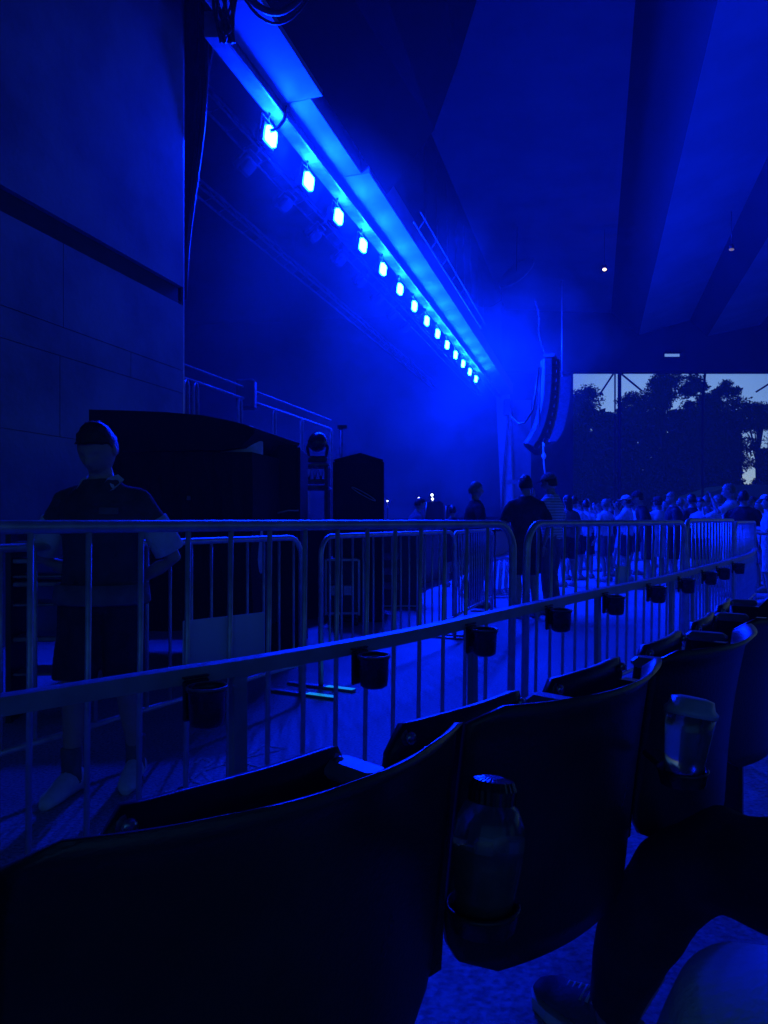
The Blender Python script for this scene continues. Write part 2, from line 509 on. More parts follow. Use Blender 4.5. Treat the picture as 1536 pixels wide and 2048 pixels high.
fl = MB(); roof_strip(fl, prof[0:2], -16, YE + 0.3); fl.build('flat_deck', M['roof'], roof)
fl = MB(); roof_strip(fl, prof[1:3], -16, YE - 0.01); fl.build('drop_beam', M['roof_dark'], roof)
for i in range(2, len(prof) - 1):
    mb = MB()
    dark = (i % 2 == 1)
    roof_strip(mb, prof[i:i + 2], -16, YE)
    mb.build('drop_beam' if dark else 'roof_slope', M['roof_dark' if dark else 'roof'], roof)  # drop beams coloured as shaded, though they face the lamps
# end fascia across the far edge, with one small opening
fb = MB()
z0 = H + 298 / F * YE; z1 = H + 430 / F * YE
ox0, ox1 = P(1330, 0, YE).x, P(1371, 0, YE).x
oz0, oz1 = P(0, 713, YE).z, P(0, 701, YE).z


def fbx(x0, x1, za, zb):
    fb.box(((x0 + x1) / 2, YE + 0.45, (za + zb) / 2), (x1 - x0, 0.8, zb - za))


fbx(6.4, ox0, z0, z1); fbx(ox1, 62, z0, z1); fbx(ox0, ox1, z0, oz0); fbx(ox0, ox1, oz1, z1)
fb.build('end_fascia', M['roof_dark'], roof)
# sloping bulkhead between beam and roof above the near half of the stage mouth
bk = MB()
r0 = [S(-4.38, -2, H + 6.85), S(-2.6, -2, H + 7.7), S(-1.2, -2, H + 9.6), S(-0.8, -2, H + 11.9), S(-4.38, -2, H + 11.9)]
y1 = 15.8
r1 = [S(-4.38, y1, H + 6.85), S(-3.4, y1, H + 8.2), S(-2.9, y1, H + 9.6), S(-2.2, y1, H + 11.9), S(-4.38, y1, H + 11.9)]
bk.loft([r0, r1], True, True, False)
bk.build('bulkhead', M['roof_dark'], roof)
# rear wall far behind the audience closes the view from other sides
# pipes under the roof near the beam
pp = MB()
pp.tube([S(-4.1, 17.0, H + 6.75), S(-4.1, 27, H + 6.9)], 0.02, 6)
pp.tube([S(-3.95, 17.0, H + 6.98), S(-3.95, 27, H + 7.05)], 0.014, 6)
for k in range(8):
    y = 17.5 + 1.3 * k
    pp.tube([S(-4.1, y, H + 6.8), S(-3.95, y, H + 7.02), S(-3.98, y, H + 9.0)], 0.007, 5)
tag(pp.build('conduit_pipes', M['steel_dark']), 'pair of thin pipes running beside the lit beam', 'pipes')

# side wing: dark leg left of the sky opening
wg = MB()
wa, wb_ = P(1004, 0, 43.4), P(1146, 0, 43.4)
wg.box(((wa.x + wb_.x) / 2, 43.6, 5.6), (wb_.x - wa.x, 0.5, 11.2))
tag(wg.build('side_drape', M['drape']), 'tall dark drape left of the dusk sky opening', 'drape')

# ------------------------------------------------------------------ blue flood lights along the beam
FX, FH = -5.27, 6.22


def flood(lit=True):
    root = thing('flood_light', '', 'stage light')
    hb = MB()     # local x along beam, y to audience
    hb.bbox((0, -0.06, 0), (0.46, 0.1, 0.34), 0.02)
    for k in range(7):
        hb.box((-0.18 + 0.06 * k, -0.14, 0), (0.012, 0.07, 0.26))
    hb.build('housing', M['case'], root)
    ln = MB()
    w, h, c = 0.16, 0.12, 0.035
    ring = [(-w + c, -h), (w - c, -h), (w, -h + c), (w, h - c), (w - c, h), (-w + c, h), (-w, h - c), (-w, -h + c)]
    ln.loft([[Vector((x, -0.012, z)) for x, z in ring], [Vector((x, 0.05, z)) for x, z in ring], [Vector((x * 0.8, 0.065, z * 0.8)) for x, z in ring]], True, True, False)
    ln.build('lens', M['lens' if lit else 'lens_off'], root)
    yk = MB()
    yk.bar([(-0.25, -0.05, 0), (-0.25, -0.049, 0.001)], 0.02, 0.03)
    yk.tube([(-0.245, -0.06, 0), (-0.25, -0.06, 0.25), (0.25, -0.06, 0.25), (0.245, -0.06, 0)], 0.012, 5)
    yk.tube([(0, -0.06, 0.25), (0, -0.06, 0.45)], 0.02, 6)
    yk.build('yoke', M['steel_dark'], root)
    return root


YAWF = atan2(AL.y, AL.x) + pi     # local +y points to the audience (+NO)
proto = flood()
N_L = 14
ordn = ['nearest', 'second', 'third', 'fourth', 'fifth', 'sixth', 'seventh', 'eighth', 'ninth', 'tenth', 'eleventh', 'twelfth', 'thirteenth', 'last']
for k in range(N_L):
    d = (1.0 / 1) * 0
    dist = (1190 - 540) / F, (1190 - 951) / F
    ya, yb = -FX / dist[0], -FX / dist[1]
    y = ya + (yb - ya) * k / (N_L - 1)
    o = proto if k == 0 else copy_tree(proto)
    o.location = S(FX, y, H + FH)
    o.rotation_euler = (radians(-8), 0, YAWF)
    if k == 0: o['label'] = 'nearest glowing flood in the row under the beam, a cable across its lens'
    elif k == N_L - 1: o['label'] = 'smallest glowing flood in the row, right beside the far pillar'
    else: o['label'] = 'glowing blue-white flood, %s counting from the top left in the row under the beam' % ordn[k]
    o['group'] = 'lit floods under the stage beam'
proto2 = flood(False)
offl = [495, 570, 630, 680, 722, 757, 787, 813]
for k, px in enumerate(offl):
    y = 6.2 / ((1190 - px) / F)
    o = proto2 if k == 0 else copy_tree(proto2)
    o.location = S(-6.2, y, H + 6.3)
    o.rotation_euler = (radians(-50), 0, YAWF)
    o['label'] = 'unlit dark flood hanging behind the lit row, %s from the top left' % ordn[k].replace('nearest', 'first')
    o['group'] = 'unlit floods behind the lit row'
tb = MB()
for (dx, dh) in ((0, 0), (0.3, 0), (0.15, 0.28)):
    tb.tube([S(-6.35 + dx, 10.5, H + 6.68 + dh), S(-6.35 + dx, 40, H + 6.68 + dh)], 0.025, 6)
for k in range(48):
    y = 10.5 + k * 0.6
    tb.tube([S(-6.35, y, H + 6.68), S(-6.2, y + 0.3, H + 6.96), S(-6.05, y + 0.6, H + 6.68)], 0.012, 4)
tag(tb.build('lighting_truss', M['steel_dark']), 'long dark truss carrying the unlit floods behind the beam', 'truss')
tb = MB()
for (dx, dh) in ((0, 0), (0.3, 0), (0.15, 0.28)):
    tb.tube([S(-8.6 + dx, 10.5, H + 7.0 + dh), S(-8.6 + dx, 40, H + 7.0 + dh)], 0.03, 6)
for k in range(48):
    y = 10.5 + k * 0.6
    tb.tube([S(-8.6, y, H + 7.0), S(-8.45, y + 0.3, H + 7.28), S(-8.3, y + 0.6, H + 7.0)], 0.014, 4)
tag(tb.build('lighting_truss', M['steel_dark']), 'faint empty truss deeper over the stage', 'truss')

# black leg drape gathered beside the wall corner
dr = MB()
prof_ = [(-120, 434), (0, 430), (90, 424), (150, 416), (260, 407), (340, 396), (420, 384), (520, 372), (600, 367)]
rings = []
for py, px in prof_:
    row = []
    for i in range(15):
        u = i / 14
        p = P(340 + (px - 340) * u, py, 10.7); p.y += 0.05 * sin(u * 21 + py * 0.01)
        row.append(p)
    rings.append(row + [v + Vector((0.01, 0.05, 0)) for v in reversed(row)])
dr.loft(rings, True, True, True)
tag(dr.build('leg_drape', M['drape']), 'dark drape tapering downward beside the block wall corner', 'drape')

# loose cables
cbs = MB()
cbs.tube([P(585, 113, 12.3), P(583, 160, 12.2), P(576, 205, 12.1), P(568, 240, 12.0), P(556, 257, 12.0), P(540, 262, 12.0)], 0.03, 6)
tag(cbs.build('drooping_cable', M['cable']), 'single cable drooping from the beam edge to the nearest flood', 'cable')
cbs = MB()
for k in range(9):
    a = 425 + 6 * k + random.uniform(-4, 4)
    pts = []
    for j in range(9):
        t = j / 8
        px = a + (455 - a) * t * t + 14 * sin(t * 5 + k)
        pts.append(P(px, -140 + 225 * t + random.uniform(-2, 2), 9.0 + 0.05 * k))
    cbs.tube(pts, 0.016 + 0.006 * (k % 3), 6)
cbs.tube([P(447, 40, 8.95), P(453, 70, 8.9), P(460, 60, 8.95), P(452, 40, 9.1)], 0.03, 6)
tag(cbs.build('cable_bundle', M['cable']), 'knotted bundle of cables hanging at the top by the block wall corner', 'cables')
cbs = MB()
for k, (ax, dz, r) in enumerate(((470, 0, 0.045), (476, 22, 0.02), (466, -30, 0.03), (480, 10, 0.018))):
    pts = []
    for j in range(13):
        t = j / 12
        px = ax + (640 - ax) * t
        py = -60 + dz + 95 * sin(pi * t) ** 0.7 - 20 * t
        pts.append(P(px, py, 9.2 + 0.25 * k + 1.0 * t))
    cbs.tube(pts, r, 7)
tag(cbs.build('cable_loops', M['cable']), 'thick cables looping across the beam at the very top', 'cables')
cbs = MB()
cbs.tube([P(414, -60, 10.6), P(414, 150, 10.6), P(406, 260, 10.6), P(393, 360, 10.6), P(382, 440, 10.6), P(375, 500, 10.6), P(370, 600, 10.6)], 0.03, 6)
cbs.tube([P(398, -60, 10.7), P(400, 200, 10.7), P(388, 330, 10.7), P(376, 470, 10.7)], 0.018, 6)
tag(cbs.build('hanging_cable', M['cable']), 'slack cables hanging close behind the block wall edge', 'cables')

# elliptical panel and small ceiling lamps
ep = MB()
c0 = P(1033, 546, 30)
R = Matrix.Rotation(radians(-42), 3, 'Y')
ep.lathe([(0.02, -0.05), (0.82, -0.05), (0.86, 0), (0.82, 0.05), (0.02, 0.05)], (0, 0, 0), 28, False)
epo = ep.build('oval_reflector', M['plaster'])
for v in epo.data.vertices:
    x, y, z = v.co
    q = Matrix.Rotation(radians(60), 3, 'X') @ Vector((x, y * 0.9, z))
    v.co = Matrix.Rotation(radians(-42), 3, 'Y') @ Vector((q.x, q.y, q.z * 0.55))
epo.location = c0
tag(epo, 'pale oval panel hanging under the roof above the speaker array', 'panel')
hk = MB(); hk.tube([c0 + Vector((0, 0, 0.02)), c0 + Vector((0.05, 0.02, 3.2))], 0.015, 5)
hk.tube([c0 + Vector((-0.6, 0, -0.5)), P(1003, 600, 30), P(985, 612, 30), P(960, 615, 30), P(935, 600, 29.8), P(918, 582, 29.5)], 0.02, 5)
tag(hk.build('support_wire', M['cable']), 'thin wires holding the oval panel', 'wire')
ll = thing('ceiling_lamp', 'tiny bright warm lamp on the dark roof left of the lit slope', 'lamp', P(1209, 538, 30))
a = MB(); a.lathe([(0.03, 0), (0.08, 0.05), (0.08, 0.14), (0.03, 0.18)], n=12); a.build('housing', M['case'], ll)
a = MB(); a.ell((0, 0, -0.02), (0.07, 0.07, 0.05)); a.build('bulb', M['warm'], ll)
a = MB(); a.tube([(0, 0, 0.18), (0, 0, 2.6)], 0.012, 5); a.build('rod', M['cable'], ll)
l2 = thing('ceiling_lamp', 'faint dim lamp under the dark beam at the right', 'lamp', P(1463, 498, 26))
a = MB(); a.lathe([(0.03, 0), (0.08, 0.05), (0.08, 0.14), (0.03, 0.18)], n=12); a.build('housing', M['case'], l2)
a = MB(); a.ell((0, 0, -0.02), (0.09, 0.06, 0.04)); a.build('bulb', M['warm_dim'], l2)
a = MB(); a.tube([(0, 0, 0.18), (0, 0, 1.3)], 0.012, 5); a.build('rod', M['cable'], l2)

# ------------------------------------------------------------------ line array
la = thing('line_array', 'curved hanging column of black speaker boxes at the far side of the stage', 'speaker array', P(1098, 725, 27))
o = la.location.copy()
nb = 11
pos = P(1101, 722, 27)
ang = 0
for k in range(nb):
    b = MB()
    bh, bw_, bd_ = 0.29, 1.15, 0.66
    R = Matrix.Rotation(radians(20), 3, 'Z') @ Matrix.Rotation(-ang, 3, 'Y')
    ang = radians(0.5 + 0.33 * k * k)
    dn = Vector((-sin(ang), 0, -cos(ang)))
    c = pos + dn * (bh / 2)
    pos = pos + dn * (bh + 0.012)
    Ry = Matrix.Rotation(ang, 3, 'Y')
    RR = Ry @ Matrix.Rotation(radians(70), 3, 'Z')
    prf = []
    vs = []
    for (x, y) in ((-bw_ / 2, -0.12), (-bw_ / 2, 0.12), (-0.2, bd_ / 2), (0.2, bd_ / 2), (bw_ / 2, 0.12), (bw_ / 2, -0.12), (0.2, -bd_ / 2), (-0.2, -bd_ / 2)):
        vs.append((x, y))
    b.loft([[RR @ Vector((x, y, -bh / 2)) + c - o for x, y in vs], [RR @ Vector((x, y, bh / 2)) + c - o for x, y in vs]], True, True, False)
    bo = b.build('speaker_box', M['grille'], la)
    h = MB()
    for sx in (-1, 1):
        h.box(RR @ Vector((sx * 0.3, -0.24, 0)) + c - o, (0.1, 0.05, 0.1), mt=RR)
    h.box(RR @ Vector((0.0, -0.262, 0)) + c - o, (0.22, 0.02, 0.2), mt=RR)
    h.build('rigging_plate', M['steel_dark'], bo)
fr = MB(); fr.box(P(1101, 716, 27) - o, (0.4, 1.0, 0.12), rz=radians(-20)); fr.build('top_frame', M['steel_dark'], la)
ch = MB()
for k in range(22):
    p = P(1070 + 3 * sin(k * 0.35) + k * 0.9, 600 + k * 5.3, 27) - o
    ch.ell(p, (0.015 + 0.02 * (k % 2), 0.02, 0.06), 6, 5)
ch.build('hoist_chain', M['steel_dark'], la)
hc = MB()
hc.tube([P(1078, 735, 26.6) - o, P(1072, 780, 26.6) - o, P(1066, 820, 26.6) - o, P(1050, 845, 27) - o, P(1038, 848, 28) - o, P(1024, 835, 30) - o, P(1017, 820, 36) - o], 0.035, 6)
hc.tube([P(1082, 735, 26.5) - o, P(1079, 790, 26.5) - o, P(1078, 850, 26.5) - o, P(1070, 872, 26.5) - o, P(1062, 866, 27) - o], 0.035, 6)
hc.build('feed_cable', M['cable'], la)

sa = thing('line_array', 'smooth curved second speaker hang just right of the boxed array', 'speaker array', P(1125, 760, 29))
o = sa.location.copy()
b = MB()
rings = []
for k in range(12):
    t = k / 11
    cx = 1124 - 22 * t ** 2.2; cy = 757 + 128 * t
    w = (0.30 + 0.02 * sin(t * 3)) * (1 if t < 0.85 else 1 - (t - 0.85) * 3)
    c = P(cx, cy, 29) - o
    rings.append([c + Vector((-w, 0.3, 0)), c + Vector((-w * 0.8, -0.3, 0)), c + Vector((w * 0.8, -0.35, 0)), c + Vector((w, 0.3, 0))])
b.loft(rings, True, True, False)
b.build('cabinet_column', M['cl_m'], sa)
b = MB(); b.tube([P(1124, 757, 29) - o, P(1124, 560, 29) - o], 0.02, 5); b.build('hoist_chain', M['steel'], sa)
rp = MB()
rp.tube([P(1086, 884, 25), P(1087, 905, 25), P(1088, 930, 25), P(1090, 948, 25)], 0.028, 6)
rp.ell(P(1088, 912, 25), (0.08, 0.06, 0.11), 8, 6)
rp.tube([P(1087, 888, 25), P(1088, 892, 24.9)], 0.04, 6)
tag(rp.build('rope', M['rope']), 'pale knotted rope hanging under the boxed speaker array', 'rope')

# ------------------------------------------------------------------ stage clutter
# big covered stack beside the wall
cv = thing('covered_stack', 'large black covered equipment stack with a curved top behind the guard', 'covered equipment', P(390, 1264, 6.0))
o = cv.location.copy()
YC = 6.0
top = [(178, 819), (250, 821), (330, 824), (400, 830), (455, 840), (490, 849), (512, 857), (508, 866), (496, 880), (480, 894), (440, 899), (300, 902), (178, 905)]
c = MB()
front = [P(x, y, YC) - o for x, y in top]
back = [v + Vector((0.22, 1.15, 0)) for v in front]
c.loft([back, front], True, True, False)
c.build('curved_lid', M['matt'], cv)
c = MB()
lo = [(182, 904), (498, 904), (503, 1260), (182, 1260)]
fr_ = [P(x, y, YC + 0.03) - o for x, y in lo]
rings = []
for (y0_, kx) in ((904, 0), (1000, 2), (1120, -3), (1262, 4)):
    row = []
    for i in range(17):
        px = 182 + (504 - 182) * i / 16
        p = P(px + kx, y0_, YC + 0.04) - o
        p.y += 0.02 * sin(i * 1.7 + y0_) * (1 if 0 < i < 16 else 0)
        row.append(p)
    for i in range(17):
        row.append(row[16 - i] + Vector((0.2, 1.05, 0)))
    rings.append(row)
c.loft(rings, True, True, False)
c.build('cloth_skirt', M['matt'], cv)
lb = MB(); lb.bbox(P(378, 996, YC) - o + Vector((0, -0.012, 0)), (0.03, 0.01, 0.035), 0.003); lb.build('label_tag', M['cl_m'], cv)
c = thing('wrapped_drum', 'rounded pale drum poking out between lid and dark rack', 'drum', P(485, 1236, 6.3))
o2 = c.location.copy()
q = MB()
ax = Matrix.Rotation(radians(0), 3, 'Y')
q.lathe([(0.02, 1.32), (0.1, 1.31), (0.16, 1.26), (0.185, 1.18), (0.185, 0.1), (0.17, 0.03)], P(482, 1240, 6.3) - o2 - Vector((0, 0, 0.0)) + Vector((0, 0, 0.345 - 0.03)), 24)
q.build('shell', M['cl_l'], c)
q = MB(); q.lathe([(0.19, 0.0), (0.19, 0.28)], P(482, 1240, 6.3) - o2 + Vector((0, 0, 0.03)), 24); q.build('base', M['case'], c)


def rack(px0, px1, py0, yy, depth, name, label, cat, m='case', zb=1.1, roof_=None):
    x0, x1 = P(px0, 0, yy).x, P(px1, 0, yy).x
    zt = P(0, py0, yy).z
    t = thing(name, label, cat, ((x0 + x1) / 2, yy + depth / 2, zb))
    b = MB(); b.bbox((0, 0, (zt - zb) / 2), (x1 - x0, depth, zt - zb), 0.02)
    b.build('case_body', M[m], t)
    e = MB()
    hx, hy, hz = (x1 - x0) / 2, depth / 2, zt - zb
    for sx in (-1, 1):
        e.box((sx * hx, -hy, hz / 2), (0.025, 0.025, hz * 0.98))
    for z in (0.03, hz - 0.01):
        e.box((0, -hy, z), (2 * hx - 0.03, 0.026, 0.025))
    e.build('edge_trim', M['trim'] if m == 'case' else M[m], t)
    return t, hx, hy, hz


t, hx, hy, hz = rack(512, 598, 891, 6.7, 0.8, 'equipment_rack', 'tall black rack right of the curved lid, lamp heads on top', 'rack', 'matt', 0.0)
b = MB(); b.ell((0.0, 0, hz + 0.02), (0.13, 0.2, 0.07)); b.build('folded_cover', M['matt'], t)
b = MB(); b.tube([(-hx * 0.6, -0.41, 1.28), (-0.1, -0.42, 1.285), (0.0, -0.45, 1.26), (0.1, -0.42, 1.285), (hx, -0.42, 1.285)], 0.008, 5); b.build('cable', M['trim'], t)

# frame of tubular racks deeper on the stage
mf = thing('tubular_frame', 'row of tall metal tube frames standing behind the covered stack', 'metal frame', S(-6.6, 12, 1.1))
o = mf.location.copy()
def Fp(px, z): 
    y = 6.6 / ((1190 - px) / F)
    return S(-6.6, y, z) - o
zt = H + 0.345 * 6.6
pxs = [372, 391, 480, 548, 603, 662]
for i, px in enumerate(pxs):
    b = MB()
    for dy in (-0.07, 0.07):
        b.tube([Fp(px, 1.1) + AL * dy, Fp(px, zt - 0.1) + AL * dy, Fp(px, zt) + AL * dy * 0.4], 0.028, 7)
    b.build('post', M['steel_dark'], mf)
b = MB()
for dz, r in ((0.0, 0.03), (0.22, 0.02), (-1.5, 0.025)):
    b.tube([Fp(368, zt + dz), Fp(662, zt + dz)], r, 7)
b.build('rail', M['steel_dark'], mf)
b = MB(); b.bbox(Fp(493, zt + 0.1), (0.35, 0.3, 0.55), 0.03); b.build('clamp_motor', M['case'], mf)
for (px, zz, w) in ((425, 2.7, 0.9), (515, 2.5, 0.8), (575, 2.45, 0.9), (630, 2.4, 0.8)):
    b = MB(); b.bbox(Fp(px, zz - 0.5) - NO * 0.5, (w, 0.5, 1.2), 0.05, YAW); b.build('amplifier', M['case'], mf)

# truss table with moving head lamp
tt = thing('truss_table', 'short dark truss table right of the black rack', 'truss', P(632, 1100, 9.5))
tt.location.z = 0
o = tt.location.copy()
b = MB()
for (py, r) in ((930, 0.03), (962, 0.025), (975, 0.03)):
    for dy in (0, 0.35):
        p0, p1 = P(604, py, 9.5), P(655, py, 9.5)
        b.tube([p0 - o + Vector((0, dy, 0)), p1 - o + Vector((0, dy, 0))], r, 6)
for k in range(4):
    b.tube([P(606 + 12 * k, 961, 9.5) - o, P(612 + 12 * k, 932, 9.5) - o, P(618 + 12 * k, 961, 9.5) - o], 0.012, 5)
for px in (604, 630, 655):
    for py in (930, 975):
        p = P(px, py, 9.5) - o
        b.tube([p, p + Vector((0, 0.35, 0))], 0.02, 5)
b.build('truss_top', M['steel_dark'], tt)
for px in (606, 653):
    for dy in (0, 0.35):
        b = MB(); p = P(px, 930, 9.5) - o
        b.tube([(p.x, p.y + dy, p.z), (p.x, p.y + dy, 0.0)], 0.03, 6); b.build('leg', M['steel_dark'], tt)
mh = thing('moving_head_lamp', 'dark round moving head lamp on the truss table', 'stage light', P(635, 926, 9.65))
b = MB(); b.bbox((0, 0, 0.04), (0.26, 0.26, 0.08), 0.02); b.build('base', M['case'], mh)
b = MB(); b.tube([(-0.11, 0, 0.08), (-0.13, 0, 0.2), (-0.1, 0, 0.27)], 0.02, 6); b.tube([(0.11, 0, 0.08), (0.13, 0, 0.2), (0.1, 0, 0.27)], 0.02, 6); b.build('yoke', M['case'], mh)
b = MB(); b.ell((0, 0, 0.27), (0.125, 0.15, 0.125), 16, 10, Matrix.Rotation(radians(30), 3, 'X')); b.build('head', M['black'], mh)
sd = thing('lamp_stand', 'thin stand with a small crossbar behind the peaked case', 'stand', (P(682, 0, 12).x, 12, 1.1))
b = MB(); b.tube([(0, 0, 0), (0, 0, P(0, 856, 12).z - 1.1)], 0.03, 7); b.build('pole', M['steel_dark'], sd)
b = MB(); b.box((0.02, 0, P(0, 854, 12).z - 1.1), (0.15, 0.08, 0.05)); b.build('crossbar', M['case'], sd)
b = MB()
for a in range(3):
    b.tube([(0, 0, 0.35), (0.3 * cos(a * 2.1), 0.3 * sin(a * 2.1), 0.0)], 0.015, 5)
b.build('tripod', M['steel_dark'], sd)

# peaked black case with a lit hoop
t, hx, hy, hz = rack(668, 766, 921, 8.8, 0.9, 'peaked_case', 'big black case with a peaked top and a thin lit hoop on its side', 'case', 'matt', 0.0)
b = MB(); b.prism([(-hx, hz), (hx, hz), (hx, hz + 0.01), (0.02, hz + 0.09), (-hx, hz + 0.012)], -hy, hy); b.build('peaked_lid', M['matt'], t)
b = MB()
b.tube([(0.06 + 0.14 * cos(a) * 1.0, -hy - 0.012, P(0, 988, 8.8).z + 0.078 * 1.0 * (sin(a) * 0.25 - cos(a) * 1.0)) for a in [2 * pi * i / 28 for i in range(28)]], 0.006, 5, True)
b.build('hoop', M['trim'], t)

# flight case on the floor behind the second fence
t, hx, hy, hz = rack(652, 718, 1118, 9.3 * 0.9, 0.7, 'flight_case', 'low black flight case with bright edges on the floor behind the second fence', 'flight case', 'case', 0.13)
for sx in (-1, 1):
    for sy in (-1, 1):
        b = MB(); b.lathe([(0.05, -0.02), (0.05, 0.02)], (sx * hx * 0.8, sy * hy * 0.8, -0.07), 12, True, Matrix.Rotation(pi / 2, 3, 'Y')); b.lathe([(0.02, -0.04), (0.02, 0.0)], (sx * hx * 0.8, sy * hy * 0.8, 0.0), 8); b.build('caster', M['black'], t)
b = MB()
for sx in (-0.5, 0.3):
    b.bbox((sx * hx, -hy - 0.01, hz * 0.45), (0.1, 0.02, 0.12), 0.008)
b.build('latch', M['trim'], t)
t, hx, hy, hz = rack(745, 842, 1068, 10.2, 0.6, 'flight_case', 'taller dark flight case standing behind the middle fence panel', 'flight case', 'case', 0.0)
b = MB()
for z in (0.3, 0.5, 0.7):
    b.bbox((-hx * 0.3, -hy - 0.01, hz * z), (0.25, 0.02, 0.1), 0.008)
b.build('drawer_front', M['cl_m'], t)

# metal steps at far left behind the guard
stp = thing('metal_steps', 'stack of pale metal treads at the far left behind the guard', 'steps', (P(98, 0, 4.6).x, 4.6, 0), radians(8))
for k, (py, w) in enumerate(((1085, 0.1), (1120, 0.26), (1150, 0.26), (1165, 0.26), (1205, 0.26), (1272, 0.2), (1340, 0.2))):
    b = MB(); z = P(0, py, 4.6).z
    b.bbox((0, 0, z), (0.34, 0.26, 0.03 if k % 2 else 0.018), 0.005); b.build('tread', M['steel_dark'], stp)
b = MB()
for sx in (-1, 1):
    b.box((sx * 0.186, 0, 0.58), (0.03, 0.3, 1.16))
b.build('side_frame', M['case'], stp)

# low drum kit / monitor shapes and small lamps at the far stage edge
ml = [(838, 997), (864, 990), (865, 998), (775, 1002), (811, 985), (833, 1017)]
for k, (px, py) in enumerate(ml[:4]):
    p = P(px, py, 19)
    m_ = thing('indicator_lamp', ['small white lamp left of the far music stand', 'upper of two small white lamps low on the far stage', 'lower of two small white lamps low on the far stage', 'faint small lamp just right of the peaked case'][k], 'lamp', (p.x, p.y, 1.1))
    b = MB(); b.ell((0, 0, p.z - 1.1), (0.032 if k < 3 else 0.02,) * 3, 8, 6); b.build('bulb', M['led'], m_)
    b = MB(); b.tube([(0, 0.03, 0), (0, 0.03, p.z - 1.1)], 0.012, 5); b.build('stem', M['cable'], m_)
for k, (px0, px1, py, yy, lb_) in enumerate(((846, 886, 1003, 16, 'dark slanted monitor wedge beside the small white lamps'), (888, 900, 1010, 17, 'small rack of pale units right of the slanted wedge'))):
    x0, x1 = P(px0, 0, yy).x, P(px1, 0, yy).x
    zt = P(0, py, yy).z
    t = thing('monitor_case', lb_, 'case', ((x0 + x1) / 2, yy, 1.1))
    b = MB(); hx = (x1 - x0) / 2; hz = zt - 1.1
    b.prism([(-hx, 0), (hx, 0), (hx * 0.95, hz * 0.9), (hx * 0.6, hz), (-hx * 0.7, hz * 0.95)], -0.3, 0.3)
    b.build('case_body', M['case'], t)
    b = MB(); b.tube([(-hx, -0.32, 0.0), (-hx * 0.7, -0.32, hz * 0.95)], 0.012, 5); b.build('edge_trim', M['trim'], t)
fs = thing('folding_table', 'small table with cups near the bright pillar', 'table', (P(1010, 0, 10.5).x, 10.5, 0))
b = MB(); b.bbox((0, 0, 1.06), (0.42, 0.5, 0.03), 0.008); b.build('table_top', M['case'], fs)
for sx in (-1, 1):
    for sy in (-1, 1):
        b = MB(); b.tube([(sx * 0.17, sy * 0.2, 0), (sx * 0.17, sy * 0.2, 1.05)], 0.014, 5); b.build('leg', M['steel_dark'], fs)
for k, (dx, lb_) in enumerate(((-0.06, 'left of two pale cups on the small table by the pillar'), (0.09, 'right of two pale cups on the small table by the pillar'))):
    b = MB(); b.lathe([(0.03, 0), (0.042, 0.12), (0.036, 0.12), (0.026, 0.01)], n=14)
    tag(b.build('plastic_cup', M['cl_l'], None, fs.location + Vector((dx, -0.1, 1.077))), lb_, 'cup')


# ------------------------------------------------------------------ barriers
picket_cache = {}


def barrier(p0, p1, label, zt=1.2, group='steel crowd barriers', spacing=0.159, first=0.12, r=0.019, lean=0.0, rad=0.14, plate=None, tape=None, zlow=0.2, pr=0.0088):
    p0 = Vector((p0[0], p0[1], 0)); p1 = Vector((p1[0], p1[1], 0))
    L = (p1 - p0).length
    rz = atan2(p1.y - p0.y, p1.x - p0.x)
    t = thing('crowd_barrier', label, 'barrier', p0, rz, group)
    t.rotation_euler.x = lean
    b = MB()
    zt_ = zt - r
    pts = [Vector((0, 0, 0.03)), Vector((0, 0, zt_ - rad))]
    pts += arc((rad, zt_ - rad), rad, pi, pi / 2)[1:]
    pts += arc((L - rad, zt_ - rad), rad, pi / 2, 0)
    pts += [Vector((L, 0, 0.03))]
    b.tube(pts, r, 12)
    b.tube([(0, 0, zlow), (L, 0, zlow)], r * 0.8, 10)
    b.build('frame', M['steel'], t)
    key = (round(zt, 3), round(zlow, 3), round(pr, 4))
    if key not in picket_cache:
        q = MB(); q.tube([(0, 0, zlow), (0, 0, zt_ - 0.005)], pr, 8)
        picket_cache[key] = q.mesh('picket', M['steel'])
    x = first
    while x < L - 0.06:
        link('picket', picket_cache[key], t, (x, 0, 0))
        x += spacing
    for x in (0.0, L):
        q = MB(); q.box((x, 0, 0.012), (0.05, 0.55, 0.016)); q.tube([(x, 0, 0.02), (x, 0, 0.12)], r * 0.9, 8)
        fo = q.build('foot', M['steel_dark'], t)
        if tape is not None and abs(x - (L if tape else 0.0)) < 1e-6:
            q = MB(); q.box((x, -0.16, 0.0215), (0.053, 0.22, 0.0025)); q.build('tape', M['tape'], fo)
    if plate:
        x0, x1, z0_, z1_ = plate
        q = MB(); q.bbox(((x0 + x1) / 2, 0.013, (z0_ + z1_) / 2), (x1 - x0, 0.006, z1_ - z0_), 0.002); q.build('sign_plate', M['sign'], t)
    return t


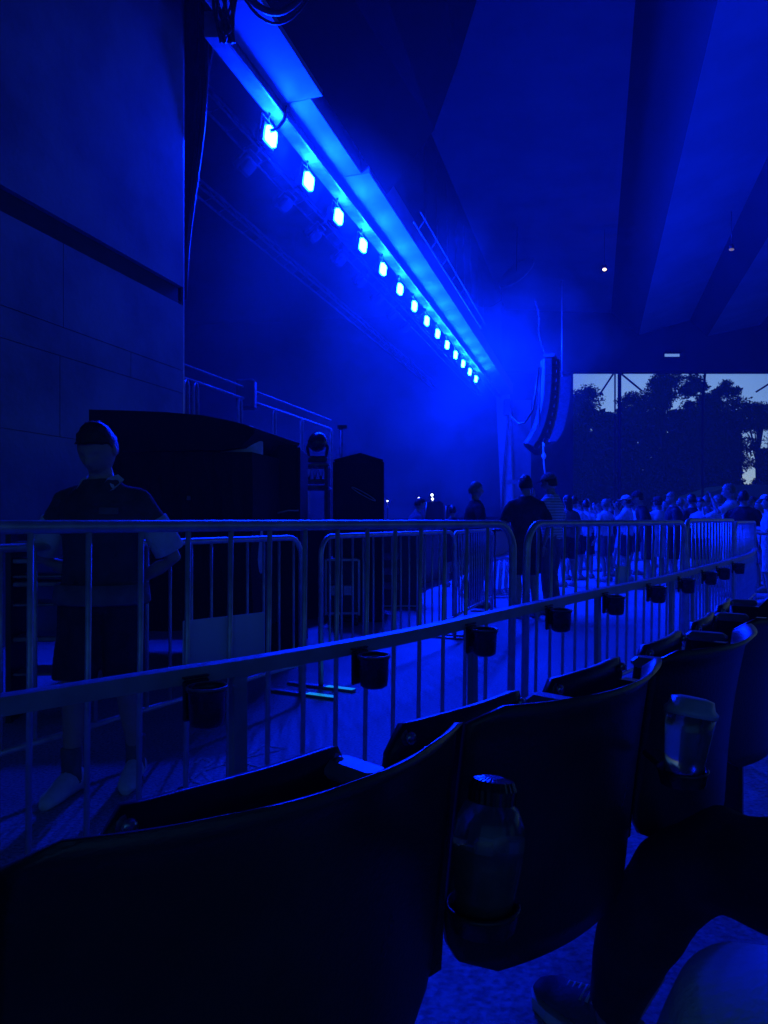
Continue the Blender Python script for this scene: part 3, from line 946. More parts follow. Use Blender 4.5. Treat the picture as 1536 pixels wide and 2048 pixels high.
# near fence, panel A  (Y = 2 (1 + .0578 n), X = (-713 + 81.8 n)/1500 * 2)
def A(n): return (2.0 * (-713 + 81.8 * n) / 1500, 2.0 * (1 + 0.0578 * n))
sA = hypot(81.8 * 2 / 1500, 0.0578 * 2)
xa = lambda n: (n + 4.6) * sA
barrier(A(-4.6), A(14.35), 'nearest steel barrier, filling the left of the picture with a blank plate on it', first=xa(-4), spacing=sA,
        plate=(xa(2.95), xa(4.95), 0.70, 0.885), lean=radians(1.0), r=0.0185)
C0 = (0.715, 3.84); kC = 0.80
def along(p, k, d):
    n_ = hypot(1, k); return (p[0] + k / n_ * d, p[1] + d / n_)
C1 = along(C0, kC, 2.6)
barrier(C0, C1, 'barrier right of the centre gap with a small dark plate low on it', plate=(1.22, 1.42, 0.72, 0.9), lean=radians(1.0))
D0 = along(C1, 0.65, 0.1); D1 = along(D0, 0.65, 2.5)
barrier(D0, D1, 'steeply foreshortened barrier with tight bars, right of the middle one', zt=1.215)
E0 = along(D1, 0.6, 0.1); E1 = along(E0, 0.6, 2.4)
barrier(E0, E1, 'farthest barrier of the near line, at the right picture edge', zt=1.19)
# back fence
def B(y): return (-3.275 + 0.528 * y, y)
barrier(B(2.9), B(5.13), 'barrier of the second line passing behind the guard, left of the taped feet', zt=1.1, tape=1, lean=0.0, zlow=0.22, spacing=0.165)
barrier(B(5.35), B(7.55), 'middle barrier of the second line, right of the taped feet', zt=1.1, tape=0, zlow=0.22, spacing=0.165)
barrier((0.72, 7.75), (1.40, 9.75), 'third barrier of the second line, seen behind the centre gap', zt=1.09, zlow=0.2, spacing=0.13)
sbx = thing('folded_barrier_pile', 'pile of folded barriers lying on the floor below the fair-haired person', 'barriers', P(980, 1180, 11.5) * 1.0)
sbx.location.z = 0
for k in range(4):
    b = MB()
    y0_ = -0.1 + 0.09 * k
    tl_ = 0.35 + 0.05 * k
    fr0 = [Vector((-0.45, y0_, 0.04)), Vector((0.6, y0_ + 0.35, 0.04 + 0.03 * k)), Vector((0.6, y0_ + 0.35 + tl_ * 0.3, 0.62)), Vector((-0.3, y0_ + tl_ * 0.3, 0.55))]
    b.tube(fr0, 0.016, 6, True)
    for j in range(1, 10):
        t_ = j / 10
        b.tube([fr0[0].lerp(fr0[1], t_), fr0[3].lerp(fr0[2], t_)], 0.008, 5)
    b.build('folded_panel', M['steel'], sbx)

# ------------------------------------------------------------------ rail with cup holders
hr = thing('cup_rail', 'square grey rail with black cup holders between the seats and the barriers', 'handrail', (0, 0, 0))


def cr(pts, t):
    """catmull-rom through pts, t in [0, n-1]"""
    i = min(int(t), len(pts) - 2); u = t - i
    p = [pts[max(i - 1, 0)], pts[i], pts[i + 1], pts[min(i + 2, len(pts) - 1)]]
    return tuple(0.5 * ((2 * p[1][a]) + (-p[0][a] + p[2][a]) * u + (2 * p[0][a] - 5 * p[1][a] + 4 * p[2][a] - p[3][a]) * u * u + (-p[0][a] + 3 * p[1][a] - 3 * p[2][a] + p[3][a]) * u ** 3) for a in (0, 1))


sm = [cr(rail_pts, t / 6) for t in range(6 * (len(rail_pts) - 1) + 1)]
ZR = 0.815
b = MB(); b.bar([(x, y, ZR) for x, y in sm], 0.045, 0.04); b.build('rail', M['rail'], hr)


def rail_at(px):
    best = None
    for i in range(len(sm) - 1):
        a, c = sm[i], sm[i + 1]
        if a[1] < 0.3: continue
        pa = 768 + F * a[0] / a[1]; pc = 768 + F * c[0] / c[1]
        if pa <= px <= pc:
            t = (px - pa) / (pc - pa)
            x = a[0] + (c[0] - a[0]) * t; y = a[1] + (c[1] - a[1]) * t
            d = Vector((c[0] - a[0], c[1] - a[1], 0)).normalized()
            return Vector((x, y, 0)), d
    raise ValueError(px)


post_px = [476, 945, 1195, 1342, 1385, 1414, 1466]
for px in post_px:
    p, d = rail_at(px)
    b = MB(); b.bbox((0, 0, 0.4), (0.045, 0.025, 0.794), 0.003, atan2(d.y, d.x)); b.box((0, 0, 0.008), (0.12, 0.1, 0.016), atan2(d.y, d.x))
    b.build('post', M['rail'], hr, (p.x, p.y, 0.0))
cm = MB()
cm.lathe([(0.03, -0.085), (0.040, -0.078), (0.0425, -0.06), (0.045, 0.0), (0.0485, 0.002), (0.0495, 0.007), (0.0475, 0.012), (0.043, 0.012), (0.0415, 0.0), (0.038, -0.06), (0.03, -0.072)], n=28)
cup_me = cm.mesh('cup_holder', M['black'])
cm = MB(); cm.bbox((0, 0.056, -0.03), (0.07, 0.012, 0.1), 0.004); cm.bbox((0, 0.075, 0.026), (0.07, 0.05, 0.006), 0.002); cm.box((0, 0.045, -0.03), (0.03, 0.03, 0.05))
brk_me = cm.mesh('bracket', M['black'])
cm = MB(); cm.tube([(0.0475 * cos(2 * pi * j / 32), 0.0475 * sin(2 * pi * j / 32), 0.011) for j in range(32)], 0.0032, 8, True)
rim_me = cm.mesh('rim', M['rimm'])  # separate paler ring carries the painted highlight
for px in (381, 705, 928, 1086, 1200, 1288, 1350, 1398, 1427, 1459):
    p, d = rail_at(px)
    nrm = Vector((d.y, -d.x, 0))
    q = p + nrm * 0.085
    c_ = link('cup_holder', cup_me, hr, (q.x, q.y, ZR - 0.028), atan2(d.y, d.x))
    link('bracket', brk_me, c_)
    link('rim', rim_me, c_)

# ------------------------------------------------------------------ stadium seats (seen from behind)
def shell_mesh(w=0.545, zt=0.955, zb=0.57, bulge=0.075):
    nu, nv = 28, 14
    b = MB()
    outer, inner = [], []
    for j in range(nv + 1):
        v = j / nv                       # 0 bottom, 1 top
        ro, ri = [], []
        for i in range(nu + 1):
            u = -1 + 2 * i / nu
            # rounded corners
            cw = 1.0
            dt = (1 - v) * (zt - zb); db = v * (zt - zb)
            cr_ = 0.035
            x = u * w / 2
            if dt < cr_: cw = (w / 2 - cr_ + sqrt(max(0, cr_ ** 2 - (cr_ - dt) ** 2))) / (w / 2)
            crb = 0.09
            if db < crb: cw = min(cw, (w / 2 - crb * 0.9 + 0.9 * sqrt(max(0, crb ** 2 - (crb - db) ** 2))) / (w / 2))
            x = u * w / 2 * cw
            uu = x / (w / 2)
            y = -bulge * (1 - uu * uu) ** 1.0 + bulge * 0.0
            y += 0.05 * (1 - v) - 0.018 * max(0, (v - 0.93) / 0.07) ** 2
            y += 0.012 * sin(pi * v) * (1 - uu * uu)
            z = zb + v * (zt - zb) + 0.004 * uu * uu
            ro.append(Vector((x, y, z)))
            ri.append(Vector((x * 0.985, y + 0.011, z - (0.0 if v < 1 else 0.002))))
        outer.append(ro); inner.append(ri)
    rings = []
    for j in range(nv + 1):
        rings.append(outer[j] + list(reversed(inner[j])))
    b.loft(rings, True, True, True)
    return b


def make_seat():
    t = thing('stadium_seat', '', 'seat')
    bs = shell_mesh().build('back_shell', M['seat'], t)
    # flipped-up seat pan in front (local +y), slightly dished
    b = MB()
    rings = []
    for j in range(9):
        v = j / 8
        ring_o, ring_i = [], []
        for i in range(15):
            u = -1 + 2 * i / 14
            z = 0.46 + 0.385 * v
            r_ = 0.03
            dt = (1 - v) * 0.385
            cwv = 1 if dt > r_ else (0.2 - r_ + sqrt(max(0, r_ * r_ - (r_ - dt) ** 2))) / 0.2
            x = u * 0.2 * cwv
            y = 0.0 + 0.05 * (1 - v) - 0.012 * (1 - u * u)
            ring_o.append(Vector((x, y, z))); ring_i.append(Vector((x * 0.97, y + 0.022, z - (0.003 if v == 1 else 0))))
        rings.append(ring_o + list(reversed(ring_i)))
    b.loft(rings, True, True, True)
    pan = b.build('seat_pan', M['seat_pan'], t, (0.115, 0.245, 0.014))
    for sx in (-1, 1):
        q = MB(); q.ell((sx * 0.165, -0.008, 0.822), (0.011, 0.008, 0.011), 10, 7)
        q.lathe([(0.014, -0.004), (0.014, 0.0)], (sx * 0.165, 0.0, 0.822), 12, False, Matrix.Rotation(pi / 2, 3, 'X'))
        q.build('bolt', M['bolt'], pan)
    # armrest on a cast standard at the right-hand side
    q = MB(); q.bbox((0.285, 0.205, 0.828), (0.055, 0.12, 0.028), 0.01); q.build('armrest', M['arm'], t)
    q = MB()
    q.prism([(-0.0, 0), (0.0, 0)], 0, 0) if False else None
    sec = [(0.05, 0.6), (0.21, 0.6), (0.25, 0.812), (0.14, 0.812), (0.06, 0.9), (0.03, 0.9)]
    n_ = len(sec)
    vs = [Vector((0.273, y, z)) for y, z in sec] + [Vector((0.297, y, z)) for y, z in sec]
    q.add(vs, [tuple(range(n_)), tuple(range(2 * n_ - 1, n_ - 1, -1))] + [((i + 1) % n_, i, n_ + i, n_ + (i + 1) % n_) for i in range(n_)])
    q.build('standard', M['black'], t)
    q = MB(); q.tube([(-0.27, 0.14, 0.62), (0.27, 0.14, 0.62)], 0.016, 8); q.build('pivot_bar', M['steel_dark'], t)
    return t


seat0 = make_seat()
ends = [((-0.67, 0.19), (-0.30, 0.553)), ((-0.283, 0.572), (0.086, 0.94)), ((0.113, 0.978), (0.486, 1.37)), ((0.507, 1.395), (0.85, 1.80)), ((0.865, 1.83), (1.19, 2.27)), ((1.205, 2.30), (1.5, 2.76)), ((1.515, 2.79), (1.79, 3.27))]
labs = ['seat back at the left picture edge, only its corner in view', 'largest seat back, across the bottom left', 'second seat back, right of the largest, behind the capped bottle',
        'third seat back from the left, behind the pale-lidded cup', 'fourth seat back, high at the right edge', 'fifth seat back, at the far right of the row', 'last seat back of the row, at the right edge']
seats_ = []
for k, ((ax_, ay), (bx_, by)) in enumerate(ends):
    s_ = seat0 if k == 0 else copy_tree(seat0)
    s_.location = ((ax_ + bx_) / 2, (ay + by) / 2, 0)
    s_.rotation_euler.z = atan2(by - ay, bx_ - ax_)
    s_['label'] = labs[k]; s_['group'] = 'dark moulded seats in the front row'
    seats_.append(s_)
    for c_ in s_.children:
        if c_.name.startswith('seat_pan'): c_.location.x = (0.115, 0.115, 0.045, -0.02, -0.02, -0.02, -0.02)[k]
for k in (0, 5):
    q = MB(); q.bbox((-0.27, 0.14, 0.385), (0.05, 0.09, 0.47), 0.01); q.build('leg', M['black'], seats_[k])

# drinks hooked on the seat backs
bt = thing('drink_bottle', 'clear bottle with a ribbed dark cap, between the two nearest seat backs', 'bottle', (0.104, 0.79, 0.785))
b = MB(); b.lathe([(0.022, 0.0), (0.029, 0.003), (0.032, 0.02), (0.0365, 0.05), (0.0385, 0.075), (0.036, 0.095), (0.029, 0.11), (0.023, 0.115), (0.023, 0.118)], n=32); b.build('body', M['cup'], bt)
b = MB(); b.lathe([(0.020, 0.004), (0.029, 0.02), (0.0335, 0.05), (0.034, 0.066)], n=24); b.build('drink', M['drink'], bt)
b = MB()
rr = []
for (r_, z_) in ((0.0245, 0.114), (0.025, 0.128), (0.021, 0.137), (0.010, 0.140)):
    rr.append([Vector(((r_ + 0.0010 * (j % 2)) * cos(2 * pi * j / 48), (r_ + 0.0010 * (j % 2)) * sin(2 * pi * j / 48), z_)) for j in range(48)])
b.loft(rr, True, True, False); b.build('cap', M['black'], bt)
b = MB()
for k_, (dx, dy, dz) in enumerate(((0.012, -0.010, 0.058), (-0.014, -0.004, 0.062), (0.0, 0.014, 0.055), (0.016, 0.008, 0.07), (-0.006, -0.016, 0.072))):
    b.bbox((dx, dy, dz), (0.017, 0.017, 0.015), 0.002, k_ * 0.7)
b.build('ice', M['ice'], bt)
bt.rotation_euler = (radians(-8), radians(6), 0)
hd = thing('seat_cup_holder', 'black holder gripping the ribbed-cap bottle', 'cup holder', (0.104, 0.79, 0.785))
b = MB(); b.lathe([(0.02, -0.016), (0.034, -0.012), (0.038, 0.006), (0.040, 0.010), (0.0365, 0.012), (0.033, 0.002), (0.02, -0.006)], n=28); b.build('cup', M['black'], hd)
b = MB(); b.bbox((0.0, 0.085, -0.006), (0.03, 0.1, 0.012), 0.003); b.build('bracket', M['black'], hd)
bt = thing('drink_cup', 'cup with a pale tilted lid, third seat back behind it', 'cup', (0.450, 1.13, 0.815))
b = MB(); b.lathe([(0.026, 0.0), (0.030, 0.03), (0.034, 0.065), (0.037, 0.092)], n=28); b.build('body', M['cup'], bt)
b = MB(); b.lathe([(0.0385, 0.09), (0.0395, 0.098), (0.034, 0.103), (0.031, 0.115), (0.02, 0.118)], n=28); b.build('lid', M['lid'], bt)
bt.rotation_euler = (radians(-6), radians(10), 0)
hd = thing('seat_cup_holder', 'black holder gripping the pale-lidded cup', 'cup holder', (0.450, 1.13, 0.815))
b = MB(); b.lathe([(0.02, -0.016), (0.032, -0.012), (0.036, 0.006), (0.038, 0.010), (0.0345, 0.012), (0.031, 0.002), (0.02, -0.006)], n=28); b.build('cup', M['black'], hd)
b = MB(); b.bbox((0.0, 0.085, -0.006), (0.03, 0.1, 0.012), 0.003); b.build('bracket', M['black'], hd)

# chalk marks on the ground
cw = MB()
random.seed(11)
cc = P(455, 1560, 1800 / 505)


def fl(px, py): 
    y = H * F / (py - 1040); return Vector(((px - 768) / F * y, y, 0.004))


for pts in ([(345, 1590), (400, 1545), (470, 1520), (560, 1500)], [(380, 1560), (440, 1580), (520, 1548)], [(400, 1540), (430, 1570)], [(450, 1525), (490, 1560)], [(330, 1585), (375, 1575), (360, 1600)],
            [(390, 1528), (405, 1515), (425, 1526), (410, 1535)], [(500, 1510), (530, 1490), (570, 1498)], [(470, 1500), (500, 1530), (550, 1540)], [(560, 1380), (590, 1362)], [(555, 1372), (600, 1370)]):
    g3 = [fl(*p) for p in pts]
    for a, c in zip(g3[:-1], g3[1:]):
        m_ = 6
        for i in range(m_):
            p = a.lerp(c, i / m_); q = a.lerp(c, (i + 0.9) / m_)
            d = (q - p).normalized(); nn_ = Vector((-d.y, d.x, 0)) * random.uniform(0.006, 0.014)
            cw.quad(p - nn_, q - nn_, q + nn_, p + nn_)
tag(cw.build('chalk_marks', M['chalk']), 'pale chalk scribble on the ground in front of the nearest barrier', 'chalk marks')

# ------------------------------------------------------------------ people
def remesh(mb, name, m, voxel, parent, smooth=4, wr=0.0, extra=None, seed=0):
    me = bpy.data.meshes.new('tmp'); me.from_pydata(mb.v, [], mb.f); me.update()
    bm = bmesh.new(); bm.from_mesh(me); bmesh.ops.recalc_face_normals(bm, faces=bm.faces); bm.to_mesh(me); bm.free()
    ob = bpy.data.objects.new('tmp', me); col.objects.link(ob)
    md = ob.modifiers.new('r', 'REMESH'); md.mode = 'VOXEL'; md.voxel_size = voxel
    ms = ob.modifiers.new('s', 'SMOOTH'); ms.iterations = smooth; ms.factor = 0.6
    dg = bpy.context.evaluated_depsgraph_get(); dg.update()
    ev = ob.evaluated_get(dg)
    nm = bpy.data.meshes.new_from_object(ev, depsgraph=dg)
    bpy.data.objects.remove(ob); bpy.data.meshes.remove(me)
    if wr > 0:
        for v in nm.vertices:
            q = Vector((v.co.x * 9 + seed, v.co.y * 9, v.co.z * 5))
            v.co += v.normal * wr * noise.noise(q) + v.normal * wr * 0.6 * noise.noise(q * 2.3)
    if extra:
        bm = bmesh.new(); bm.from_mesh(nm)
        me2 = bpy.data.meshes.new('x'); me2.from_pydata(extra.v, [], extra.f)
        bm.from_mesh(me2); bpy.data.meshes.remove(me2)
        bmesh.ops.recalc_face_normals(bm, faces=bm.faces)
        bm.to_mesh(nm); bm.free()
    nm.name = name
    nm.materials.clear(); nm.materials.append(m)
    nm.polygons.foreach_set('use_smooth', [True] * len(nm.polygons))
    return link(name, nm, parent)


def etube(mb, pts, n=14):
    """pts: (pos, rx, ry) stacked elliptical rings, level"""
    rings = []
    for (p, rx, ry) in pts:
        p = Vector(p)
        rings.append([p + Vector((rx * cos(2 * pi * j / n), ry * sin(2 * pi * j / n), 0)) for j in range(n)])
    mb.loft(rings, True, True, True)


def hand(mb, w, d, side, s, curl=0.5):
    """palm and five fingers from wrist w along direction d"""
    d = Vector(d).normalized()
    up = Vector((0, 1, 0)) if abs(d.y) < 0.8 else Vector((0, 0, 1))
    a = d.cross(up).normalized() * side
    n_ = d.cross(a).normalized()
    w = Vector(w)
    rings = []
    for t, hw, ht in ((0, 0.022, 0.016), (0.03, 0.034, 0.016), (0.075, 0.04, 0.014), (0.09, 0.036, 0.011)):
        c = w + d * t * s
        rings.append([c + (a * hw * cos(2 * pi * j / 8) + n_ * ht * sin(2 * pi * j / 8)) * s for j in range(8)])
    mb.loft(rings)
    for k, (o_, l_) in enumerate(((-0.029, 0.055), (-0.01, 0.07), (0.01, 0.075), (0.029, 0.068))):
        p0 = w + (d * 0.082 + a * o_) * s
        p1 = p0 + (d * l_ * 0.5 + n_ * 0.01 * curl) * s
        p2 = p1 + (d * l_ * 0.3 * (1 - curl * 0.5) + n_ * 0.03 * curl) * s
        p3 = p2 + (d * l_ * 0.2 * (1 - curl) + n_ * 0.025 * curl) * s
        mb.tube([p0, p1, p2, p3], [0.009 * s, 0.0085 * s, 0.008 * s, 0.006 * s], 6)
    p0 = w + (d * 0.03 + a * 0.03) * s
    mb.tube([p0, p0 + (d * 0.025 + a * 0.025) * s, p0 + (d * 0.055 + a * 0.03 + n_ * 0.01) * s], [0.012 * s, 0.01 * s, 0.007 * s], 6)


def head_mesh(mb, c, s, rot):
    n_, m_ = 44, 34
    rings = []
    for i in range(m_):
        th = pi * (i + 0.5) / m_
        row = []
        for j in range(n_):
            ph = 2 * pi * j / n_
            x = sin(th) * cos(ph); y = sin(th) * sin(ph); z = -cos(th)
            rx, ry, rz_ = 0.076, 0.094, 0.118
            X, Y, Z = x * rx, y * ry, z * rz_
            if z < 0:                      # jaw
                k = 1 - 0.28 * (-z) ** 1.5
                X *= k
                if y > 0: Y = Y * (1 + 0.05 * (-z))
                else: Y *= 1 - 0.35 * (-z)
            if y > 0.2:                    # face
                Y *= 0.96
                nz = math.exp(-((X / 0.011) ** 2)) * math.exp(-(((Z + 0.022) / 0.022) ** 2)) * 0.026
                nz += math.exp(-((X / 0.007) ** 2)) * math.exp(-(((Z - 0.005) / 0.02) ** 2)) * 0.008
                eye = (math.exp(-(((abs(X) - 0.03) / 0.015) ** 2)) * math.exp(-((Z - 0.004) / 0.012) ** 2)) * 0.013
                brow = math.exp(-((Z - 0.024) / 0.008) ** 2) * 0.003
                lip = math.exp(-((X / 0.024) ** 2)) * (math.exp(-((Z + 0.058) / 0.006) ** 2) + math.exp(-((Z + 0.070) / 0.006) ** 2)) * 0.007
                Y += nz - eye + brow + lip
            row.append(c + rot @ (Vector((X, Y, Z)) * s))
        rings.append(row)
    mb.loft(rings)
    for sx in (-1, 1):
        mb.ell(c + rot @ (Vector((sx * 0.078, -0.005, -0.005)) * s), (0.008 * s, 0.018 * s, 0.030 * s), 8, 6, rot)


def person(label, x, y, face, h=1.75, shirt='cl_d', pants='cl_d', hair='hair_d', shorts=True, cap=None, arms=('down', 'down'),
           nod=0, turn=0, long_hair=False, step=0.0, bend=0.0, voxel=0.016, build=1.0, group=None, base=0.0, head_s=1.0, shoe='shoe', arm_cloth=False, lower='skin'):
    """face: angle in degrees the person faces (0 = towards +Y)"""
    s = h / 1.75
    t = thing('person', label, 'person', (x, y, base), radians(face), group)
    V = lambda a, b_, c: Vector((a, b_, c)) * s
    bw = build
    bx = lambda z: bend * max(0, z - 0.95)        # forward lean
    J = {}
    for sd_ in (-1, 1):
        st_ = step * sd_
        J['hip', sd_] = V(sd_ * 0.09, 0, 0.90)
        J['knee', sd_] = V(sd_ * 0.105, 0.03 + st_ * 0.5, 0.50)
        J['ank', sd_] = V(sd_ * 0.115, -0.02 + st_, 0.09)
        J['toe', sd_] = V(sd_ * 0.14, 0.16 + st_, 0.035)
        J['sh', sd_] = V(sd_ * 0.176 * bw, bx(1.39), 1.37)
        ar = arms[0 if sd_ < 0 else 1]
        yo = bx(1.3)
        if ar == 'down': e, w = (0.25, -0.03 + yo * 0.6, 1.13), (0.255, 0.06 + yo * 0.4, 0.88)
        elif ar == 'behind': e, w = (0.29, -0.07, 1.10), (0.10, -0.16, 0.98)
        elif ar == 'bent': e, w = (0.26, 0.0 + yo, 1.14), (0.16, 0.24 + yo, 1.16)
        elif ar == 'up': e, w = (0.24, 0.16 + yo, 1.30), (0.12, 0.26 + yo, 1.52)
        elif ar == 'raise': e, w = (0.28, 0.12, 1.50), (0.2, 0.2, 1.76)
        elif ar == 'face': e, w = (0.22, 0.17 + yo, 1.22), (0.06, 0.22 + yo, 1.46)
        J['el', sd_] = V(sd_ * e[0] * bw, e[1], e[2]); J['wr', sd_] = V(sd_ * w[0], w[1], w[2])

    def torso(mb, z0, z1, inf):
        prof = [(0.86, 0.14, 0.10), (0.93, 0.165, 0.115), (1.02, 0.155, 0.11), (1.10, 0.145, 0.105), (1.20, 0.155, 0.11), (1.30, 0.168, 0.12), (1.37, 0.165, 0.11), (1.42, 0.125, 0.09), (1.455, 0.08, 0.07), (1.485, 0.064, 0.062)]
        pts = []
        for (z, rx, ry) in prof:
            if z0 <= z <= z1:
                pts.append((V(0, bx(z), z), (rx * bw + inf) * s, (ry * bw + inf) * s))
        etube(mb, pts)

    body = MB()
    torso(body, 0.86, 1.5, 0)
    hc = V(0, bx(1.62) + 0.015 + 0.03 * nod / 20, 1.622)
    body.tube([V(0, bx(1.42), 1.40), V(0, bx(1.5) + 0.005, 1.50), hc + V(0, -0.01, -0.06)], [0.07 * s, 0.056 * s, 0.055 * s], 12)
    rot = Matrix.Rotation(radians(turn), 3, 'Z') @ Matrix.Rotation(radians(-nod), 3, 'X')
    for sd_ in (-1, 1):
        body.tube([J['hip', sd_] + V(0, 0, 0.02), J['hip', sd_].lerp(J['knee', sd_], 0.4), J['knee', sd_], J['knee', sd_].lerp(J['ank', sd_], 0.3) + V(0, -0.015, 0), J['ank', sd_] + V(0, 0, 0.06), J['ank', sd_]],
                  [0.088 * s * bw, 0.075 * s * bw, 0.053 * s, 0.055 * s, 0.036 * s, 0.036 * s], 12)
        body.tube([J['ank', sd_] + V(0, -0.03, -0.04), J['ank', sd_] + V(0.0, 0.05, -0.035), J['toe', sd_]], [0.034 * s, 0.036 * s, 0.026 * s], 10)
        body.tube([V(sd_ * 0.05, bx(1.4), 1.43), J['sh', sd_] + V(-sd_ * 0.02, 0, 0.008), J['sh', sd_].lerp(J['el', sd_], 0.35), J['el', sd_], J['el', sd_].lerp(J['wr', sd_], 0.35), J['wr', sd_]],
                  [0.046 * s, 0.055 * s, 0.047 * s, 0.038 * s, 0.037 * s, 0.025 * s], 12)
    ex = MB()
    head_mesh(ex, hc, s * head_s, rot)
    for sd_ in (-1, 1):
        hand(ex, J['wr', sd_], J['wr', sd_] - J['el', sd_] + (V(0, 0, 0) if arms[0] != 'behind' else V(0, 0, -0.02)), sd_, s)
    remesh(body, 'body', M['skin'], voxel, t, 3, extra=ex)
    # shirt
    sh = MB()
    torso(sh, 0.93, 1.5, 0.016)
    for sd_ in (-1, 1):
        k = 1.0 if not arm_cloth else 1.0
        pts = [V(sd_ * 0.045, bx(1.4), 1.425), J['sh', sd_] + V(-sd_ * 0.015, 0, 0.005), J['sh', sd_].lerp(J['el', sd_], 0.45), J['sh', sd_].lerp(J['el', sd_], 0.85)]
        rs = [0.054 * s, 0.066 * s, 0.066 * s, 0.064 * s]
        if arm_cloth:
            pts += [J['el', sd_], J['el', sd_].lerp(J['wr', sd_], 0.9)]; rs += [0.052 * s, 0.042 * s]
        sh.tube(pts, rs, 12)
    remesh(sh, 'shirt', M[shirt], voxel, t, 3, 0.010 * s, seed=x * 7)
    pn = MB()
    torso(pn, 0.86, 1.03, 0.012)
    hem = 0.75 if shorts else 0.0
    for sd_ in (-1, 1):
        a_, b_, c_ = J['hip', sd_], J['knee', sd_], J['ank', sd_]
        if shorts:
            pn.tube([a_ + V(0, 0, 0.03), a_.lerp(b_, 0.5), a_.lerp(b_, 0.92)], [0.105 * s * bw, 0.095 * s * bw, 0.09 * s * bw], 12)
        else:
            pn.tube([a_ + V(0, 0, 0.03), a_.lerp(b_, 0.5), b_, b_.lerp(c_, 0.5), c_ + V(0, 0, -0.02)], [0.105 * s * bw, 0.09 * s * bw, 0.072 * s, 0.065 * s, 0.06 * s], 12)
    remesh(pn, 'shorts' if shorts else 'trousers', M[pants], voxel, t, 3, 0.008 * s, seed=x * 5 + 3)
    for sd_ in (-1, 1):
        q = MB()
        a_ = J['ank', sd_]; b_ = J['toe', sd_]
        d_ = (b_ - a_); d_.z = 0; d_.normalize(); n_ = Vector((-d_.y, d_.x, 0))
        rings = []
        for (u, wv, zt_) in ((-0.085, 0.025, 0.06), (-0.075, 0.042, 0.11), (0.0, 0.046, 0.13), (0.06, 0.047, 0.115), (0.12, 0.050, 0.085), (0.18, 0.044, 0.07), (0.215, 0.022, 0.045)):
            c_ = Vector((a_.x, a_.y, 0)) + d_ * u * s
            rings.append([c_ + n_ * (wv * cos(th)) * s + Vector((0, 0, max(0.002, (zt_ / 2 + zt_ / 2 * sin(th)) * s))) for th in [2 * pi * j / 12 for j in range(12)]])
        q.loft(rings)
        q.build('shoe', M[shoe], t)
    # hair
    hm = MB()
    n_, m_ = 24, 12
    rings = []
    for i in range(m_):
        th = pi * 0.66 * (i + 0.3) / m_
        row = []
        for j in range(n_):
            ph = 2 * pi * j / n_
            X = sin(th) * cos(ph) * 0.081; Y = sin(th) * sin(ph) * 0.100 - 0.004; Z = cos(th) * 0.123
            if sin(ph) > 0.25: Z = max(Z, 0.04 + 0.035 * (sin(ph) - 0.25))
            else: Z = max(Z, -0.02 - 0.07 * max(0, -sin(ph)))
            w_ = head_s * 1.02 + 0.10 * min(1, 2 * th) * noise.noise(Vector((X * 45 + x, Y * 45, Z * 30))) + 0.04 * min(1, 2 * th) * noise.noise(Vector((X * 150 + x, Y * 150, Z * 60)))
            row.append(hc + rot @ (Vector((X * w_, Y * w_, Z * w_)) * s))
        rings.append(row)
    hm.loft(rings, True, True)
    if long_hair:
        rings = []
        for i in range(7):
            u = i / 6
            c_ = hc + rot @ (Vector((0, -0.045 - 0.02 * u, 0.02)) * s) + Vector((0, 0, -0.26 * u * s))
            rings.append([c_ + rot @ (Vector((0.08 * cos(2 * pi * j / 14) * (1 - 0.2 * u), 0.05 * sin(2 * pi * j / 14), 0)) * s) for j in range(14)])
        hm.loft(rings)
    hm.build('hair', M[hair], t)
    if cap:
        cm_ = MB()
        rings = []
        for i in range(9):
            th = pi * 0.5 * (i + 0.3) / 9
            rings.append([hc + rot @ (Vector((sin(th) * cos(2 * pi * j / 24) * 0.092, sin(th) * sin(2 * pi * j / 24) * 0.108, 0.03 + cos(th) * 0.108)) * s) for j in range(24)])
        cm_.loft(rings)
        rings = []
        for i in range(6):
            u = i / 5
            yv = 0.085 + 0.085 * u
            wv = 0.075 * sqrt(max(0.02, 1 - (u * 0.93) ** 2.2))
            rings.append([hc + rot @ (Vector((xx, yv - 0.02 * (xx / 0.075) ** 2, 0.045 - 0.012 * u - 0.9 * xx * xx + dz)) * s) for xx, dz in ((-wv, 0), (0, 0.0), (wv, 0), (wv, 0.006), (0, 0.006), (-wv, 0.006))])
        cm_.loft(rings, True, True, False)
        cm_.build('cap', M[cap], t)
    return t, J, hc, s


# the guard behind the nearest barrier
gt, GJ, ghc, gs = person('guard in a dark polo with pale collar behind the nearest barrier, head bowed', P(205, 0, 3.35).x, 3.35, 178, h=1.63, shirt='cl_g', pants='cl_d', hair='hair_d',
                         arms=('behind', 'behind'), nod=30, turn=-8, voxel=0.011, build=1.12, shoe='shoe_w', step=0.10, long_hair=False, head_s=1.08)
q = MB()
for sd_ in (-1, 1):
    q.add([Vector((sd_ * 0.02, 0.105, 1.395)) * gs, Vector((sd_ * 0.085, 0.075, 1.43)) * gs, Vector((sd_ * 0.10, 0.0, 1.475)) * gs, Vector((sd_ * 0.07, -0.01, 1.50)) * gs, Vector((sd_ * 0.05, 0.06, 1.48)) * gs,
           Vector((sd_ * 0.02, 0.110, 1.40)) * gs, Vector((sd_ * 0.09, 0.082, 1.435)) * gs, Vector((sd_ * 0.106, 0.0, 1.482)) * gs, Vector((sd_ * 0.072, -0.01, 1.508)) * gs, Vector((sd_ * 0.052, 0.066, 1.488)) * gs],
          [(0, 1, 2, 3, 4), (9, 8, 7, 6, 5), (0, 1, 6, 5), (1, 2, 7, 6), (2, 3, 8, 7), (3, 4, 9, 8), (4, 0, 5, 9)])
q.build('collar', M['cl_l'], gt)
